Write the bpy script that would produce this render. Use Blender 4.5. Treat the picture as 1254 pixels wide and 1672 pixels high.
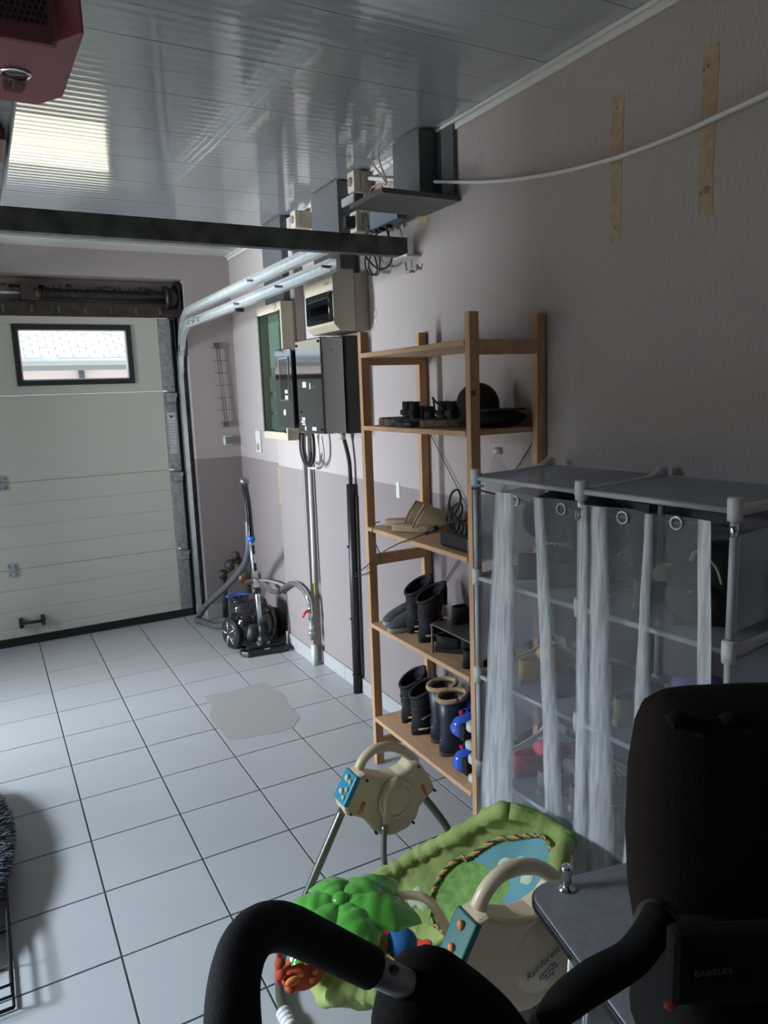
import bpy, bmesh, math, random
from mathutils import Vector, Matrix
from math import sin, cos, pi, radians
random.seed(7)
S = bpy.context.scene
COL = S.collection
for o in list(bpy.data.objects): bpy.data.objects.remove(o)

# ------------------------------------------------------------------ camera
FPX = 1189.7
CAM = Vector((-0.1987, -5.4257, 1.6362))
_y, _p, _r = radians(28.64), radians(-9.4366), radians(-2.0527)
_f = Vector((sin(_y)*cos(_p), cos(_y)*cos(_p), sin(_p)))
_rt = Vector((cos(_y), -sin(_y), 0)); _u = _rt.cross(_f)
RT = cos(_r)*_rt + sin(_r)*_u; UP = -sin(_r)*_rt + cos(_r)*_u; FW = _f
cd = bpy.data.cameras.new('camera'); cam = bpy.data.objects.new('camera', cd); COL.objects.link(cam)
cd.sensor_fit = 'HORIZONTAL'; cd.sensor_width = 36; cd.lens = 36*FPX/1254; cd.clip_start = .02
mw = Matrix((RT, UP, -FW)).transposed().to_4x4(); mw.translation = CAM
cam.matrix_world = mw; S.camera = cam

# ------------------------------------------------------------------ world, sun, daylight
W = bpy.data.worlds.new('sky'); S.world = W; W.use_nodes = True
bg = W.node_tree.nodes['Background']; bg.inputs[0].default_value = (.62, .78, 1, 1); bg.inputs[1].default_value = 0.6
sd = bpy.data.lights.new('sun', 'SUN'); sd.energy = 17; sd.angle = .01; sd.color = (1, .97, .93)
sun = bpy.data.objects.new('sun', sd); COL.objects.link(sun)
sun.rotation_euler = Vector((.45, -.35, .82)).to_track_quat('Z', 'Y').to_euler()
def daylight(name, loc, to, w, h, power, spread, col=(.82, .91, 1)):
    ld = bpy.data.lights.new(name, 'AREA'); ld.shape = 'RECTANGLE'; ld.size = w; ld.size_y = h
    ld.energy = power; ld.color = col; ld.spread = radians(spread)
    o = bpy.data.objects.new(name, ld); COL.objects.link(o); o.location = loc
    o.rotation_euler = (Vector(loc)-Vector(to)).to_track_quat('Z', 'Y').to_euler()
daylight('daylight_far_doorway', (-3.3, -1.35, 1.45), (1.5, -2.0, 1.2), .5, 1.4, 265, 140)
daylight('daylight_added_fill', (-3.6, -2.4, 2.6), (.2, -4.0, 0), 1.0, .7, 155, 120, (.76, .88, 1))  # added lamp, brightens the near floor and low curtain; no known doorway there
S.view_settings.view_transform = 'Standard'; S.view_settings.look = 'None'
S.view_settings.exposure = 0.2; S.view_settings.gamma = 1; S.view_settings.use_curve_mapping = False

# ------------------------------------------------------------------ measuring helpers
def ray(x, y): return RT*((x-627)/FPX) - UP*((y-836)/FPX) + FW
def hit(x, y, ax, v):
    d = ray(x, y); return CAM + d*((v-CAM[ax])/d[ax])
def hX(v, x, y): return hit(x, y, 0, v)
def hY(v, x, y): return hit(x, y, 1, v)
def hZ(v, x, y): return hit(x, y, 2, v)
def at(x, y, d): return CAM + ray(x, y)*d

# ------------------------------------------------------------------ materials
MATS = {}
def MAT(name, col, rough=.6, metal=0, var=0, vscale=8, bump=0, bscale=60, coat=0, sheen=0, spec=.5, two=None, stretch=None, obj=False):
    m = bpy.data.materials.new(name); m.use_nodes = True; MATS[name] = m
    N = m.node_tree.nodes; L = m.node_tree.links; b = N['Principled BSDF']
    b.inputs['Base Color'].default_value = (*col, 1); b.inputs['Roughness'].default_value = rough
    b.inputs['Metallic'].default_value = metal; b.inputs['Coat Weight'].default_value = coat
    b.inputs['Sheen Weight'].default_value = sheen; b.inputs['Specular IOR Level'].default_value = spec
    if var or bump:
        tc = N.new('ShaderNodeTexCoord'); mp = N.new('ShaderNodeMapping'); L.new(tc.outputs['Object'], mp.inputs[0])
        if stretch: mp.inputs['Scale'].default_value = stretch
    if var or two:
        n = N.new('ShaderNodeTexNoise'); n.inputs['Scale'].default_value = vscale; n.inputs['Detail'].default_value = 5
        if var: L.new(mp.outputs[0], n.inputs['Vector'])
        r = N.new('ShaderNodeValToRGB'); c2 = two or tuple(c*(1-var) for c in col)
        c1 = col if two else tuple(min(1, c*(1+var)) for c in col)
        r.color_ramp.elements[0].position = .35 if name != 'pale_slate' else .3; r.color_ramp.elements[1].position = .65 if name != 'pale_slate' else .42
        r.color_ramp.elements[0].color = (*c2, 1); r.color_ramp.elements[1].color = (*c1, 1)
        L.new(n.outputs['Fac'], r.inputs[0]); L.new(r.outputs[0], b.inputs['Base Color'])
    if bump:
        n2 = N.new('ShaderNodeTexNoise'); n2.inputs['Scale'].default_value = bscale; n2.inputs['Detail'].default_value = 3
        L.new(mp.outputs[0], n2.inputs['Vector'])
        bp = N.new('ShaderNodeBump'); bp.inputs['Strength'].default_value = bump; bp.inputs['Distance'].default_value = .01
        L.new(n2.outputs['Fac'], bp.inputs['Height']); L.new(bp.outputs[0], b.inputs['Normal'])
    return m

def wall_mat(name, hi, lo, split, weave):
    m = MAT(name, hi, .75); N = m.node_tree.nodes; L = m.node_tree.links; b = N['Principled BSDF']
    g = N.new('ShaderNodeNewGeometry'); sx = N.new('ShaderNodeSeparateXYZ'); L.new(g.outputs['Position'], sx.inputs[0])
    gt = N.new('ShaderNodeMath'); gt.operation = 'GREATER_THAN'; gt.inputs[1].default_value = split; L.new(sx.outputs['Z'], gt.inputs[0])
    mx = N.new('ShaderNodeMix'); mx.data_type = 'RGBA'; mx.inputs[6].default_value = (*lo, 1); mx.inputs[7].default_value = (*hi, 1)
    L.new(gt.outputs[0], mx.inputs[0])
    n = N.new('ShaderNodeTexNoise'); n.inputs['Scale'].default_value = 1.3; n.inputs['Detail'].default_value = 6; L.new(g.outputs['Position'], n.inputs['Vector'])
    mr = N.new('ShaderNodeMapRange'); mr.inputs[3].default_value = .9; mr.inputs[4].default_value = 1.08; L.new(n.outputs['Fac'], mr.inputs[0])
    vm = N.new('ShaderNodeVectorMath'); vm.operation = 'SCALE'; L.new(mx.outputs[2], vm.inputs[0]); L.new(mr.outputs[0], vm.inputs['Scale'])
    L.new(vm.outputs[0], b.inputs['Base Color'])
    mp = N.new('ShaderNodeMapping'); L.new(g.outputs['Position'], mp.inputs[0])
    mp.inputs['Scale'].default_value = (170, 170, 55) if weave else (40, 40, 40)
    n2 = N.new('ShaderNodeTexNoise'); n2.inputs['Scale'].default_value = 1; n2.inputs['Detail'].default_value = 2 if weave else 6; L.new(mp.outputs[0], n2.inputs['Vector'])
    bp = N.new('ShaderNodeBump'); bp.inputs['Strength'].default_value = 1.0 if weave else .15; bp.inputs['Distance'].default_value = .0045 if weave else .003
    L.new(n2.outputs['Fac'], bp.inputs['Height']); L.new(bp.outputs[0], b.inputs['Normal'])
    return m
HI = (.39, .342, .33); LO = (.235, .20, .20)
M_wt = wall_mat('textured_wallpaper', HI, LO, 1.193, True)
M_ws = wall_mat('smooth_painted_wall', HI, LO, 1.193, False)
M_wp = wall_mat('rough_plaster', (.42, .38, .35), (.42, .38, .35), 0, False)
M_grout = MAT('dark_grout', (.06, .06, .062), .8)
M_tile = MAT('grey_ceramic_tile', (.385, .395, .405), .32, var=.05, vscale=2, bump=.04, bscale=180, spec=.5)
M_base = MAT('pale_grey_skirting_tile', (.33, .335, .335), .4)
M_pvc = MAT('glossy_white_pvc', (.33, .35, .365), .12, spec=.8, coat=.6)
def rib(m):
    N = m.node_tree.nodes; L = m.node_tree.links; g = N.new('ShaderNodeNewGeometry')
    w = N.new('ShaderNodeTexWave'); w.wave_type = 'BANDS'; w.bands_direction = 'Y'; w.inputs['Scale'].default_value = 7.2; w.inputs['Distortion'].default_value = 0.0
    L.new(g.outputs['Position'], w.inputs['Vector'])
    mp = N.new('ShaderNodeMapping'); mp.inputs['Scale'].default_value = (.15, 60, 1); L.new(g.outputs['Position'], mp.inputs[0])
    n = N.new('ShaderNodeTexNoise'); n.inputs['Scale'].default_value = 1; L.new(mp.outputs[0], n.inputs['Vector'])
    a = N.new('ShaderNodeMath'); a.operation = 'MULTIPLY_ADD'; a.inputs[1].default_value = .45; L.new(n.outputs['Fac'], a.inputs[0]); L.new(w.outputs['Fac'], a.inputs[2])
    bp = N.new('ShaderNodeBump'); bp.inputs['Strength'].default_value = .14; bp.inputs['Distance'].default_value = .004
    L.new(a.outputs[0], bp.inputs['Height']); L.new(bp.outputs[0], N['Principled BSDF'].inputs['Normal'])
rib(M_pvc)
M_trim = MAT('white_pvc_trim', (.62, .62, .6), .35)
M_door = MAT('cream_door_enamel', (.53, .53, .46), .42, bump=.05, bscale=90, stretch=(1, 1, 4))
M_galv = MAT('galvanised_steel', (.42, .44, .45), .42, .75, var=.18, vscale=30, bump=.03, bscale=60)
M_galvd = MAT('dull_dark_steel', (.12, .125, .12), .55, .6, var=.35, vscale=14, bump=.05, bscale=50)
M_track = MAT('bright_zinc_track', (.85, .89, .9), .3, .75, var=.06, vscale=20)
M_blk = MAT('black_plastic', (.012, .012, .014), .42)
M_blkg = MAT('glossy_black_plastic', (.008, .008, .01), .1, coat=.5)
M_rub = MAT('black_rubber', (.008, .008, .008), .8)
M_brn = MAT('dark_brown_steel', (.045, .03, .024), .6, var=.4, vscale=20)
M_wood = MAT('pine_wood', (.56, .34, .19), .5, var=.13, vscale=5, bump=.06, bscale=60, stretch=(4, 1.2, 4))
M_woodp = MAT('pine_post_wood', (.54, .31, .165), .5, var=.13, vscale=5, bump=.06, bscale=60, stretch=(8, 8, .8))
M_knot = MAT('wood_knot', (.16, .07, .035), .6)
M_strip = MAT('bare_plaster_strip', (.42, .31, .2), .8, var=.12, vscale=40, bump=.5, bscale=240)
M_grey = MAT('anthracite_laminate', (.085, .09, .095), .38, var=.05, vscale=30)
M_beige = MAT('beige_plastic', (.46, .41, .31), .45)
M_beiged = MAT('tan_grey_plastic', (.33, .28, .22), .5)
M_white = MAT('white_plastic', (.62, .62, .6), .4)
M_silver = MAT('silver_metal', (.6, .62, .64), .25, .9)
M_chrome = MAT('chrome', (.75, .76, .78), .12, 1)
M_red = MAT('red_plastic', (.6, .03, .03), .35)
M_dkred = MAT('dark_red_plastic', (.17, .035, .045), .38)
M_blue = MAT('blue_plastic', (.02, .13, .55), .3)
M_skate = MAT('skate_blue', (.035, .12, .62), .14, coat=.6)
M_pink = MAT('pink_lace', (.5, .03, .12), .7)
M_cream = MAT('cream_plastic', (.66, .53, .36), .3)
M_orange = MAT('orange_plastic', (.62, .22, .08), .4)
M_teal = MAT('teal_plastic', (.008, .10, .085), .4)
M_green = MAT('leaf_green_plastic', (.09, .38, .05), .22, coat=.4)
M_fab = MAT('lime_fabric', (.28, .35, .11), .9, var=.16, vscale=7, bump=.5, bscale=38)
M_fabd = MAT('mid_green_fabric', (.11, .24, .05), .9, two=(.2, .32, .09), vscale=9, bump=.1)
M_fabb = MAT('blue_fabric', (.10, .27, .38), .9, two=(.13, .27, .22), vscale=9, bump=.1)
M_fabw = MAT('pale_sage_fabric', (.42, .5, .36), .9)
M_fabr = MAT('red_fabric', (.6, .05, .03), .9)
M_fabo = MAT('orange_fabric', (.72, .22, .04), .9)
M_toyr = MAT('red_plush', (.35, .015, .015), .8, two=(.5, .1, .02), vscale=60)
M_tube = MAT('olive_steel_tube', (.2, .22, .17), .3, .8)
M_soot = MAT('black_woven_fabric', (.005, .0045, .0045), .9, spec=.1, bump=.2, bscale=300)
M_sootb = MAT('dark_brown_fabric', (.010, .006, .005), .9, spec=.1, bump=.2, bscale=200)
M_foam = MAT('black_foam', (.005, .005, .006), .8, spec=.15, bump=.15, bscale=400)
M_alu = MAT('grey_aluminium', (.22, .22, .23), .4, .8)
M_top = MAT('grey_laminate_top', (.17, .17, .185), .5, var=.1, vscale=70)
M_fur = MAT('grey_blue_fur', (.05, .06, .075), .9)
M_boot = MAT('black_boot_fabric', (.013, .013, .016), .75, bump=.2, bscale=150)
M_purp = MAT('dull_purple_trim', (.1, .035, .06), .6)
M_navy = MAT('navy_rubber', (.018, .026, .042), .38)
M_tan = MAT('tan_fleece', (.42, .30, .17), .9, bump=.4, bscale=200)
M_sole = MAT('brown_sole', (.1, .06, .04), .7)
M_cork = MAT('cork_sole', (.16, .11, .075), .8, var=.3, vscale=80)
M_slide = MAT('beige_foam', (.36, .27, .17), .6)
M_clog = MAT('grey_mesh_shoe', (.07, .08, .095), .5, bump=.7, bscale=260)
M_soles = MAT('pale_sole', (.3, .28, .25), .6)
M_pole = MAT('white_coated_tube', (.42, .44, .46), .35)
M_conn = MAT('white_connector_plastic', (.58, .57, .54), .4)
M_street = MAT('sunlit_paving', (.8, .73, .56), .9)
M_roof = MAT('pale_slate', (.20, .235, .27), .8, two=(.30, .27, .16), vscale=1.2, bump=.1)
M_house = MAT('pink_render', (.52, .49, .60), .9)
M_gut = MAT('blue_white_gutter', (.2, .24, .3), .5)
M_brick = MAT('outside_brick', (.5, .35, .3), .9)
M_puddle = MAT('dry_water_stain', (.325, .318, .308), .42)
M_yellow = MAT('yellow_foam', (.5, .42, .08), .8)
M_gyel = MAT('green_yellow_cable', (.35, .5, .04), .5)
M_paper = MAT('paper_label', (.55, .56, .58), .6)
M_ink = MAT('dark_ink', (.03, .04, .07), .6)
M_dirt = MAT('dirty_plaster', (.2, .17, .15), .9)
M_bkpk = MAT('black_backpack_cloth', (.008, .008, .009), .8)
M_purple = MAT('lilac_cloth', (.16, .12, .3), .7)
M_pinkb = MAT('pink_cloth', (.6, .06, .14), .7)
M_ylw = MAT('mustard_cloth', (.6, .38, .06), .7)
M_oliv = MAT('olive_cloth', (.25, .25, .14), .7)
M_tread = MAT('green_box', (.34, .36, .33), .4)
def trans(name, col, alpha, rough=.2, edge=.5, wisp=0):
    m = bpy.data.materials.new(name); m.use_nodes = True; MATS[name] = m; N = m.node_tree.nodes; L = m.node_tree.links
    N.remove(N['Principled BSDF']); out = N['Material Output']
    t = N.new('ShaderNodeBsdfTransparent'); t.inputs[0].default_value = (.92, .93, .95, 1)
    d = N.new('ShaderNodeBsdfDiffuse'); d.inputs[0].default_value = (*col, 1)
    tl = N.new('ShaderNodeBsdfTranslucent'); tl.inputs[0].default_value = (*col, 1)
    gl = N.new('ShaderNodeBsdfGlossy'); gl.inputs[0].default_value = (.9, .9, .9, 1); gl.inputs['Roughness'].default_value = rough
    m1 = N.new('ShaderNodeMixShader'); m1.inputs[0].default_value = .45; L.new(d.outputs[0], m1.inputs[1]); L.new(tl.outputs[0], m1.inputs[2])
    m3 = N.new('ShaderNodeMixShader'); m3.inputs[0].default_value = .08; L.new(m1.outputs[0], m3.inputs[1]); L.new(gl.outputs[0], m3.inputs[2])
    lw = N.new('ShaderNodeLayerWeight'); lw.inputs[0].default_value = edge
    mr = N.new('ShaderNodeMapRange'); mr.inputs[1].default_value = .55; mr.inputs[3].default_value = alpha; mr.inputs[4].default_value = min(1, alpha+.45); L.new(lw.outputs['Facing'], mr.inputs[0])
    if wisp:
        tc = N.new('ShaderNodeTexCoord'); mp = N.new('ShaderNodeMapping'); mp.inputs['Scale'].default_value = (60, 90, 7); L.new(tc.outputs['Object'], mp.inputs[0])
        nz_ = N.new('ShaderNodeTexNoise'); nz_.inputs['Scale'].default_value = 1; nz_.inputs['Detail'].default_value = 4; L.new(mp.outputs[0], nz_.inputs['Vector'])
        r2 = N.new('ShaderNodeMapRange'); r2.inputs[1].default_value = .3; r2.inputs[2].default_value = .6; r2.inputs[3].default_value = 1-wisp; L.new(nz_.outputs['Fac'], r2.inputs[0])
        mu = N.new('ShaderNodeMath'); mu.operation = 'MULTIPLY'; L.new(mr.outputs[0], mu.inputs[0]); L.new(r2.outputs[0], mu.inputs[1]); mr = mu
        at_ = N.new('ShaderNodeAttribute'); at_.attribute_name = 'fade'; m9 = N.new('ShaderNodeMath'); m9.operation = 'MULTIPLY'; L.new(mr.outputs[0], m9.inputs[0]); L.new(at_.outputs['Fac'], m9.inputs[1]); mr = m9
    m2 = N.new('ShaderNodeMixShader'); L.new(mr.outputs[0], m2.inputs[0]); L.new(t.outputs[0], m2.inputs[1]); L.new(m3.outputs[0], m2.inputs[2])
    L.new(m2.outputs[0], out.inputs[0]); return m
M_curt = trans('frosted_plastic_curtain', (.72, .75, .79), .19, .35, .2, 0)
M_pleat = trans('folded_frosted_plastic', (.92, .94, .97), .88, .4, .3, .5)
M_panel = trans('frosted_side_panel', (.5, .51, .55), .42, .3, .3, 0)
def glass(name, col, rough=.02, ior=1.5):
    m = bpy.data.materials.new(name); m.use_nodes = True; N = m.node_tree.nodes; L = m.node_tree.links
    N.remove(N['Principled BSDF']); out = N['Material Output']
    t = N.new('ShaderNodeBsdfTransparent'); t.inputs[0].default_value = (*col, 1)
    g = N.new('ShaderNodeBsdfGlossy'); g.inputs['Roughness'].default_value = rough
    lw = N.new('ShaderNodeLayerWeight'); lw.inputs[0].default_value = .5
    pw_ = N.new('ShaderNodeMath'); pw_.operation = 'POWER'; pw_.inputs[1].default_value = 5; L.new(lw.outputs['Facing'], pw_.inputs[0])
    fr = N.new('ShaderNodeMath'); fr.operation = 'MULTIPLY_ADD'; r0 = ((ior-1)/(ior+1))**2; fr.inputs[1].default_value = 1-r0; fr.inputs[2].default_value = r0; L.new(pw_.outputs[0], fr.inputs[0])
    mx = N.new('ShaderNodeMixShader'); L.new(fr.outputs[0], mx.inputs[0]); L.new(t.outputs[0], mx.inputs[1]); L.new(g.outputs[0], mx.inputs[2])
    L.new(mx.outputs[0], out.inputs[0]); return m
M_glass = glass('window_glass', (.95, .97, .97))
M_ggl = glass('green_tinted_glass', (.60, .67, .63), .06, ior=1.5)
M_smoke = glass('smoked_lid', (.12, .14, .17), .06)
M_bottle = trans('clear_bottle_plastic', (.8, .84, .88), .14, .08, .5)
M_lid = MAT('glossy_grey_lid', (.30, .30, .31), .04, .97)

# ------------------------------------------------------------------ mesh builder
class G:
    def __init__(s): s.v = []; s.f = []; s.m = []; s.mi = 0; s.sm = []; s.smooth = False
    def add(s, vs, fs, smooth=None):
        b = len(s.v); s.v += [tuple(v) for v in vs]
        for f in fs: s.f.append([b+i for i in f]); s.m.append(s.mi); s.sm.append(s.smooth if smooth is None else smooth)
        return s
    def box(s, a, b, R=None):
        x0, y0, z0 = [min(a[i], b[i]) for i in range(3)]; x1, y1, z1 = [max(a[i], b[i]) for i in range(3)]
        vs = [(x, y, z) for x in (x0, x1) for y in (y0, y1) for z in (z0, z1)]
        if R is not None: vs = [R @ Vector(v) for v in vs]
        return s.add(vs, [(0,1,3,2),(4,6,7,5),(0,4,5,1),(2,3,7,6),(0,2,6,4),(1,5,7,3)], False)
    def prism(s, poly, ax, a, b):
        # poly in the two other axes (in xyz order)
        def P(p, t):
            q = list(p); q.insert(ax, t); return q
        n = len(poly); vs = [P(p, a) for p in poly]+[P(p, b) for p in poly]
        fs = [list(range(n))[::-1], list(range(n, 2*n))]+[(i, (i+1) % n, n+(i+1) % n, n+i) for i in range(n)]
        return s.add(vs, fs, False)
    def rings(s, R, cap=True, closed=True, loop=False):
        n = len(R[0]); vs = [p for r in R for p in r]; fs = []
        m = len(R)
        for i in range(m if loop else m-1):
            for j in range(n if closed else n-1):
                k = (j+1) % n; i2 = (i+1) % m
                fs.append((i*n+j, i*n+k, i2*n+k, i2*n+j))
        if cap and not loop: fs += [list(range(n))[::-1], list(range((m-1)*n, m*n))]
        return s.add(vs, fs, True)
    def tube(s, pts, r, n=10, cap=True, sub=0, flat=None):
        P = [Vector(p) for p in pts]; rs = list(r) if hasattr(r, '__len__') else [r]*len(P)
        if sub and len(P) > 2:
            Q = []; q = []
            for i in range(len(P)-1):
                p0 = P[max(i-1, 0)]; p1 = P[i]; p2 = P[i+1]; p3 = P[min(i+2, len(P)-1)]
                for k in range(sub):
                    t = k/sub
                    Q.append(.5*((2*p1)+(p2-p0)*t+(2*p0-5*p1+4*p2-p3)*t*t+(3*p1-p0-3*p2+p3)*t**3)); q.append(rs[i]*(1-t)+rs[i+1]*t)
            Q.append(P[-1]); q.append(rs[-1]); P, rs = Q, q
        R = []; up = None
        for i, p in enumerate(P):
            t = (P[min(i+1, len(P)-1)]-P[max(i-1, 0)]).normalized()
            if up is None:
                up = Vector((0, 0, 1)) if abs(t.z) < .9 else Vector((1, 0, 0))
            up = (up-t*up.dot(t)); up.normalize(); sd_ = t.cross(up)
            fl = flat or 1
            R.append([p+sd_*(rs[i]*cos(2*pi*j/n))+up*(rs[i]*fl*sin(2*pi*j/n)) for j in range(n)])
        return s.rings(R, cap)
    def cyl(s, a, b, r, r2=None, n=16): return s.tube([a, b], [r, r if r2 is None else r2], n)
    def lathe(s, prof, c, axis=(0, 0, 1), n=24, cap=True):
        ax = Vector(axis).normalized(); u = Vector((1, 0, 0)) if abs(ax.x) < .9 else Vector((0, 1, 0)); u = (u-ax*u.dot(ax)).normalized(); w = ax.cross(u); c = Vector(c)
        return s.rings([[c+ax*h+(u*cos(2*pi*j/n)+w*sin(2*pi*j/n))*r for j in range(n)] for r, h in prof], cap)
    def ell(s, c, r, n=16, m=10, R=None):
        c = Vector(c); rr = []
        for i in range(m+1):
            a = -pi/2+pi*i/m; k = max(cos(a), .02)
            ring = []
            for j in range(n):
                p = Vector((r[0]*k*cos(2*pi*j/n), r[1]*k*sin(2*pi*j/n), r[2]*sin(a)))
                if R is not None: p = R @ p
                ring.append(c+p)
            rr.append(ring)
        return s.rings(rr)
    def grid(s, fn, nu, nv, cu=False):
        vs = [fn(i/nu, j/nv) for i in range(nu+(0 if cu else 1)) for j in range(nv+1)]; fs = []
        for i in range(nu):
            for j in range(nv):
                a = i*(nv+1)+j; i2 = (i+1) % nu if cu else i+1; b = i2*(nv+1)+j
                fs.append((a, b, b+1, a+1))
        return s.add(vs, fs, True)
INV = {}
def link(o, parent, local):
    COL.objects.link(o)
    if parent is not None:
        o.parent = parent
        if parent.type == 'EMPTY' and not local: o.matrix_parent_inverse = parent.matrix_basis.inverted()
    return o
def obj(name, g, mat, parent=None, bev=0, local=False, solid=0, sub=0, fixn=True):
    me = bpy.data.meshes.new(name); me.from_pydata(g.v, [], g.f)
    for m in (mat if isinstance(mat, (list, tuple)) else [mat]): me.materials.append(m)
    me.polygons.foreach_set('material_index', g.m); me.polygons.foreach_set('use_smooth', g.sm)
    if fixn:
        bm = bmesh.new(); bm.from_mesh(me); bmesh.ops.recalc_face_normals(bm, faces=bm.faces); bm.to_mesh(me); bm.free()
    me.update(); o = bpy.data.objects.new(name, me)
    if solid: md = o.modifiers.new('thick', 'SOLIDIFY'); md.thickness = solid; md.offset = 0
    if bev: md = o.modifiers.new('bevel', 'BEVEL'); md.width = bev; md.segments = 2; md.limit_method = 'ANGLE'; md.angle_limit = radians(40)
    if sub: md = o.modifiers.new('sub', 'SUBSURF'); md.levels = sub; md.render_levels = sub
    return link(o, parent, local)
def tag(o, label=None, cat=None, group=None, kind=None):
    if label: o['label'] = label
    if cat: o['category'] = cat
    if group: o['group'] = group
    if kind: o['kind'] = kind
    return o
def thing(name, label, cat, loc=(0, 0, 0), rz=0, group=None):
    o = bpy.data.objects.new(name, None); COL.objects.link(o); o.location = loc; o.rotation_euler = (0, 0, rz)
    o.empty_display_size = .05
    o.matrix_basis = Matrix.Translation(loc) @ Matrix.Rotation(rz, 4, 'Z')
    return tag(o, label, cat, group)
def struct(name, g, m, parent=None, bev=0):
    o = obj(name, g, m, parent, bev)
    if parent is None: o['kind'] = 'structure'
    return o
def dup(o, parent=None, loc=None, rz=None, label=None):
    c = o.copy(); COL.objects.link(c)
    if parent is not None: c.parent = parent
    if loc is not None: c.location = loc
    if rz is not None: c.rotation_euler = (0, 0, rz)
    if label: c['label'] = label
    for ch in list(o.children): dup(ch, c)
    return c
def text(body, name, loc, rot, size, mat, parent, depth=.0004, italic=False):
    cu = bpy.data.curves.new(name, 'FONT'); cu.body = body; cu.size = size; cu.extrude = depth; cu.align_x = 'CENTER'; cu.align_y = 'CENTER'
    cu.space_line = .85; cu.resolution_u = 2
    if italic: cu.shear = .25
    t = bpy.data.objects.new(name, cu); COL.objects.link(t)
    bpy.context.view_layer.update()
    me = bpy.data.meshes.new_from_object(t.evaluated_get(bpy.context.evaluated_depsgraph_get()))
    bpy.data.objects.remove(t); me.materials.clear(); me.materials.append(mat); me.name = name
    R = rot if isinstance(rot, Matrix) else Matrix(rot)
    me.transform(Matrix.Translation(loc) @ R.to_4x4())
    return link(bpy.data.objects.new(name, me), parent, False)
def basis(x, y):  # rotation whose local x and y run along the given vectors
    x = Vector(x).normalized(); y = Vector(y); y = (y-x*y.dot(x)).normalized(); z = x.cross(y)
    return Matrix((x, y, z)).transposed()

WX = 1.497; HC = 2.63; T3 = 1/3
# ------------------------------------------------------------------ floor
fl = struct('floor', G().box((-2.4, -7.1, -.12), (1.62, .35, -.003)), M_grout)
def tile_part(x0, x1, y0, y1, cache={}):
    w, h = round(x1-x0, 4), round(y1-y0, 4)
    if (w, h) not in cache:
        o = obj('tile', G().box((0, 0, -.003), (w, h, .0)), M_tile, fl, bev=.0012, local=True); cache[(w, h)] = o.data; 
    else:
        o = bpy.data.objects.new('tile', cache[(w, h)]); link(o, fl, True)
        md = o.modifiers.new('bevel', 'BEVEL'); md.width = .0012; md.segments = 1
    o.location = (x0, y0, random.uniform(-.0004, .0))
g_ = .0028
for i in range(-7, 5):
    x0 = i*T3; x1 = min((i+1)*T3, 1.497)
    for k in range(-18, 0):
        y0 = k*T3; y1 = (k+1)*T3
        tile_part(max(x0, -2.3)+g_, x1-g_ if x1 < 1.49 else x1, y0+g_, y1-g_)
st = obj('water_stain', G().prism([(lambda v: (v.x, v.y))(hZ(.001, x, y)) for x, y in ((333, 1138), (345, 1133), (372, 1130), (405, 1120), (432, 1113), (436, 1120), (462, 1133), (470, 1150), (490, 1170), (478, 1188), (455, 1196), (425, 1200), (398, 1206), (372, 1208), (360, 1192), (350, 1183), (342, 1168), (346, 1150), (338, 1144))], 2, .0004, .0009), M_puddle)
tag(st, 'dry greyish water stain spread over the floor tiles near the wall', 'stain')

# ------------------------------------------------------------------ walls
wr = struct('wall_right', G().box((WX, -7.1, 0), (WX+.15, -1.05, 2.75)), M_wt)
struct('wall_alcove', G().box((WX, -1.05, 0), (WX+.15, .3, 2.75)), M_ws)
pil = struct('trim_1', G().box((1.44, -1.447, 0), (WX, -1.05, HC-.02)), M_wt)
for z in (1.16, 1.12, 1.05, 1.0, .96):
    pass
fo = obj('yellow_foam_bead', G().tube([(1.441, -1.046, z) for z in (1.19, 1.1, 1.02, .95)], [.004, .006, .002, .005], 6, sub=5), M_yellow, pil)
struct('wall_front', G().box((1.16, -.12, 0), (WX, .3, HC)).box((-2.4, -.12, 2.455), (1.16, .3, HC+.1)).box((-2.4, .12, 2.2), (1.16, .3, 2.46)).box((-2.4, -.12, 0), (-1.45, .3, 2.46)), M_ws)
struct('trim_2', G().box((-1.45, .1, 2.24), (1.16, .13, 2.456)), M_wp)
# left wall with a doorway and an added light opening, back wall
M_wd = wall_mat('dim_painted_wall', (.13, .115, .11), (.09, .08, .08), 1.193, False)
g = G()
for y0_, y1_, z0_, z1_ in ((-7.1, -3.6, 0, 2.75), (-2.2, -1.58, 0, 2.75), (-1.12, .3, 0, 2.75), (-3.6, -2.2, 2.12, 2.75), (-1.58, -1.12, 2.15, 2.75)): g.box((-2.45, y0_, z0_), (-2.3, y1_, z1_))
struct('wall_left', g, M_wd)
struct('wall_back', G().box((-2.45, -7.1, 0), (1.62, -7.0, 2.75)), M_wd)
struct('outside_paving', G().box((-8, -8, -.15), (-2.45, .3, -.02)), M_street)
# skirting tiles
def skirt(name, segs):
    o = None
    for i, (a, b) in enumerate(segs):
        if o is None: o = struct(name, G().box(a, b), M_base, bev=.002)
        else: obj('skirting_tile', G().box(a, b), M_base, o, bev=.002)
ys = [-1.50, -1.80, -2.13, -2.46, -2.79, -3.12, -3.45, -3.78, -4.11, -4.44, -4.77, -5.1, -5.6, -7]
skirt('baseboard_right', [((WX-.01, ys[i+1]+.002, 0), (WX, ys[i]-.001, .085)) for i in range(len(ys)-1)])
skirt('baseboard_pilaster', [((1.43, -1.447, 0), (1.44, -1.2, .09)), ((1.43, -1.196, 0), (1.44, -1.03, .09)), ((1.43, -1.457, 0), (1.497, -1.447, .09))])
skirt('baseboard_front', [((1.15, -.13, 0), (WX-.01, -.12, .09)), ((1.15, -.12, 0), (1.16, .0, .09)), ((WX-.01, -1.0, 0), (WX, -.12, .09))])

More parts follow.
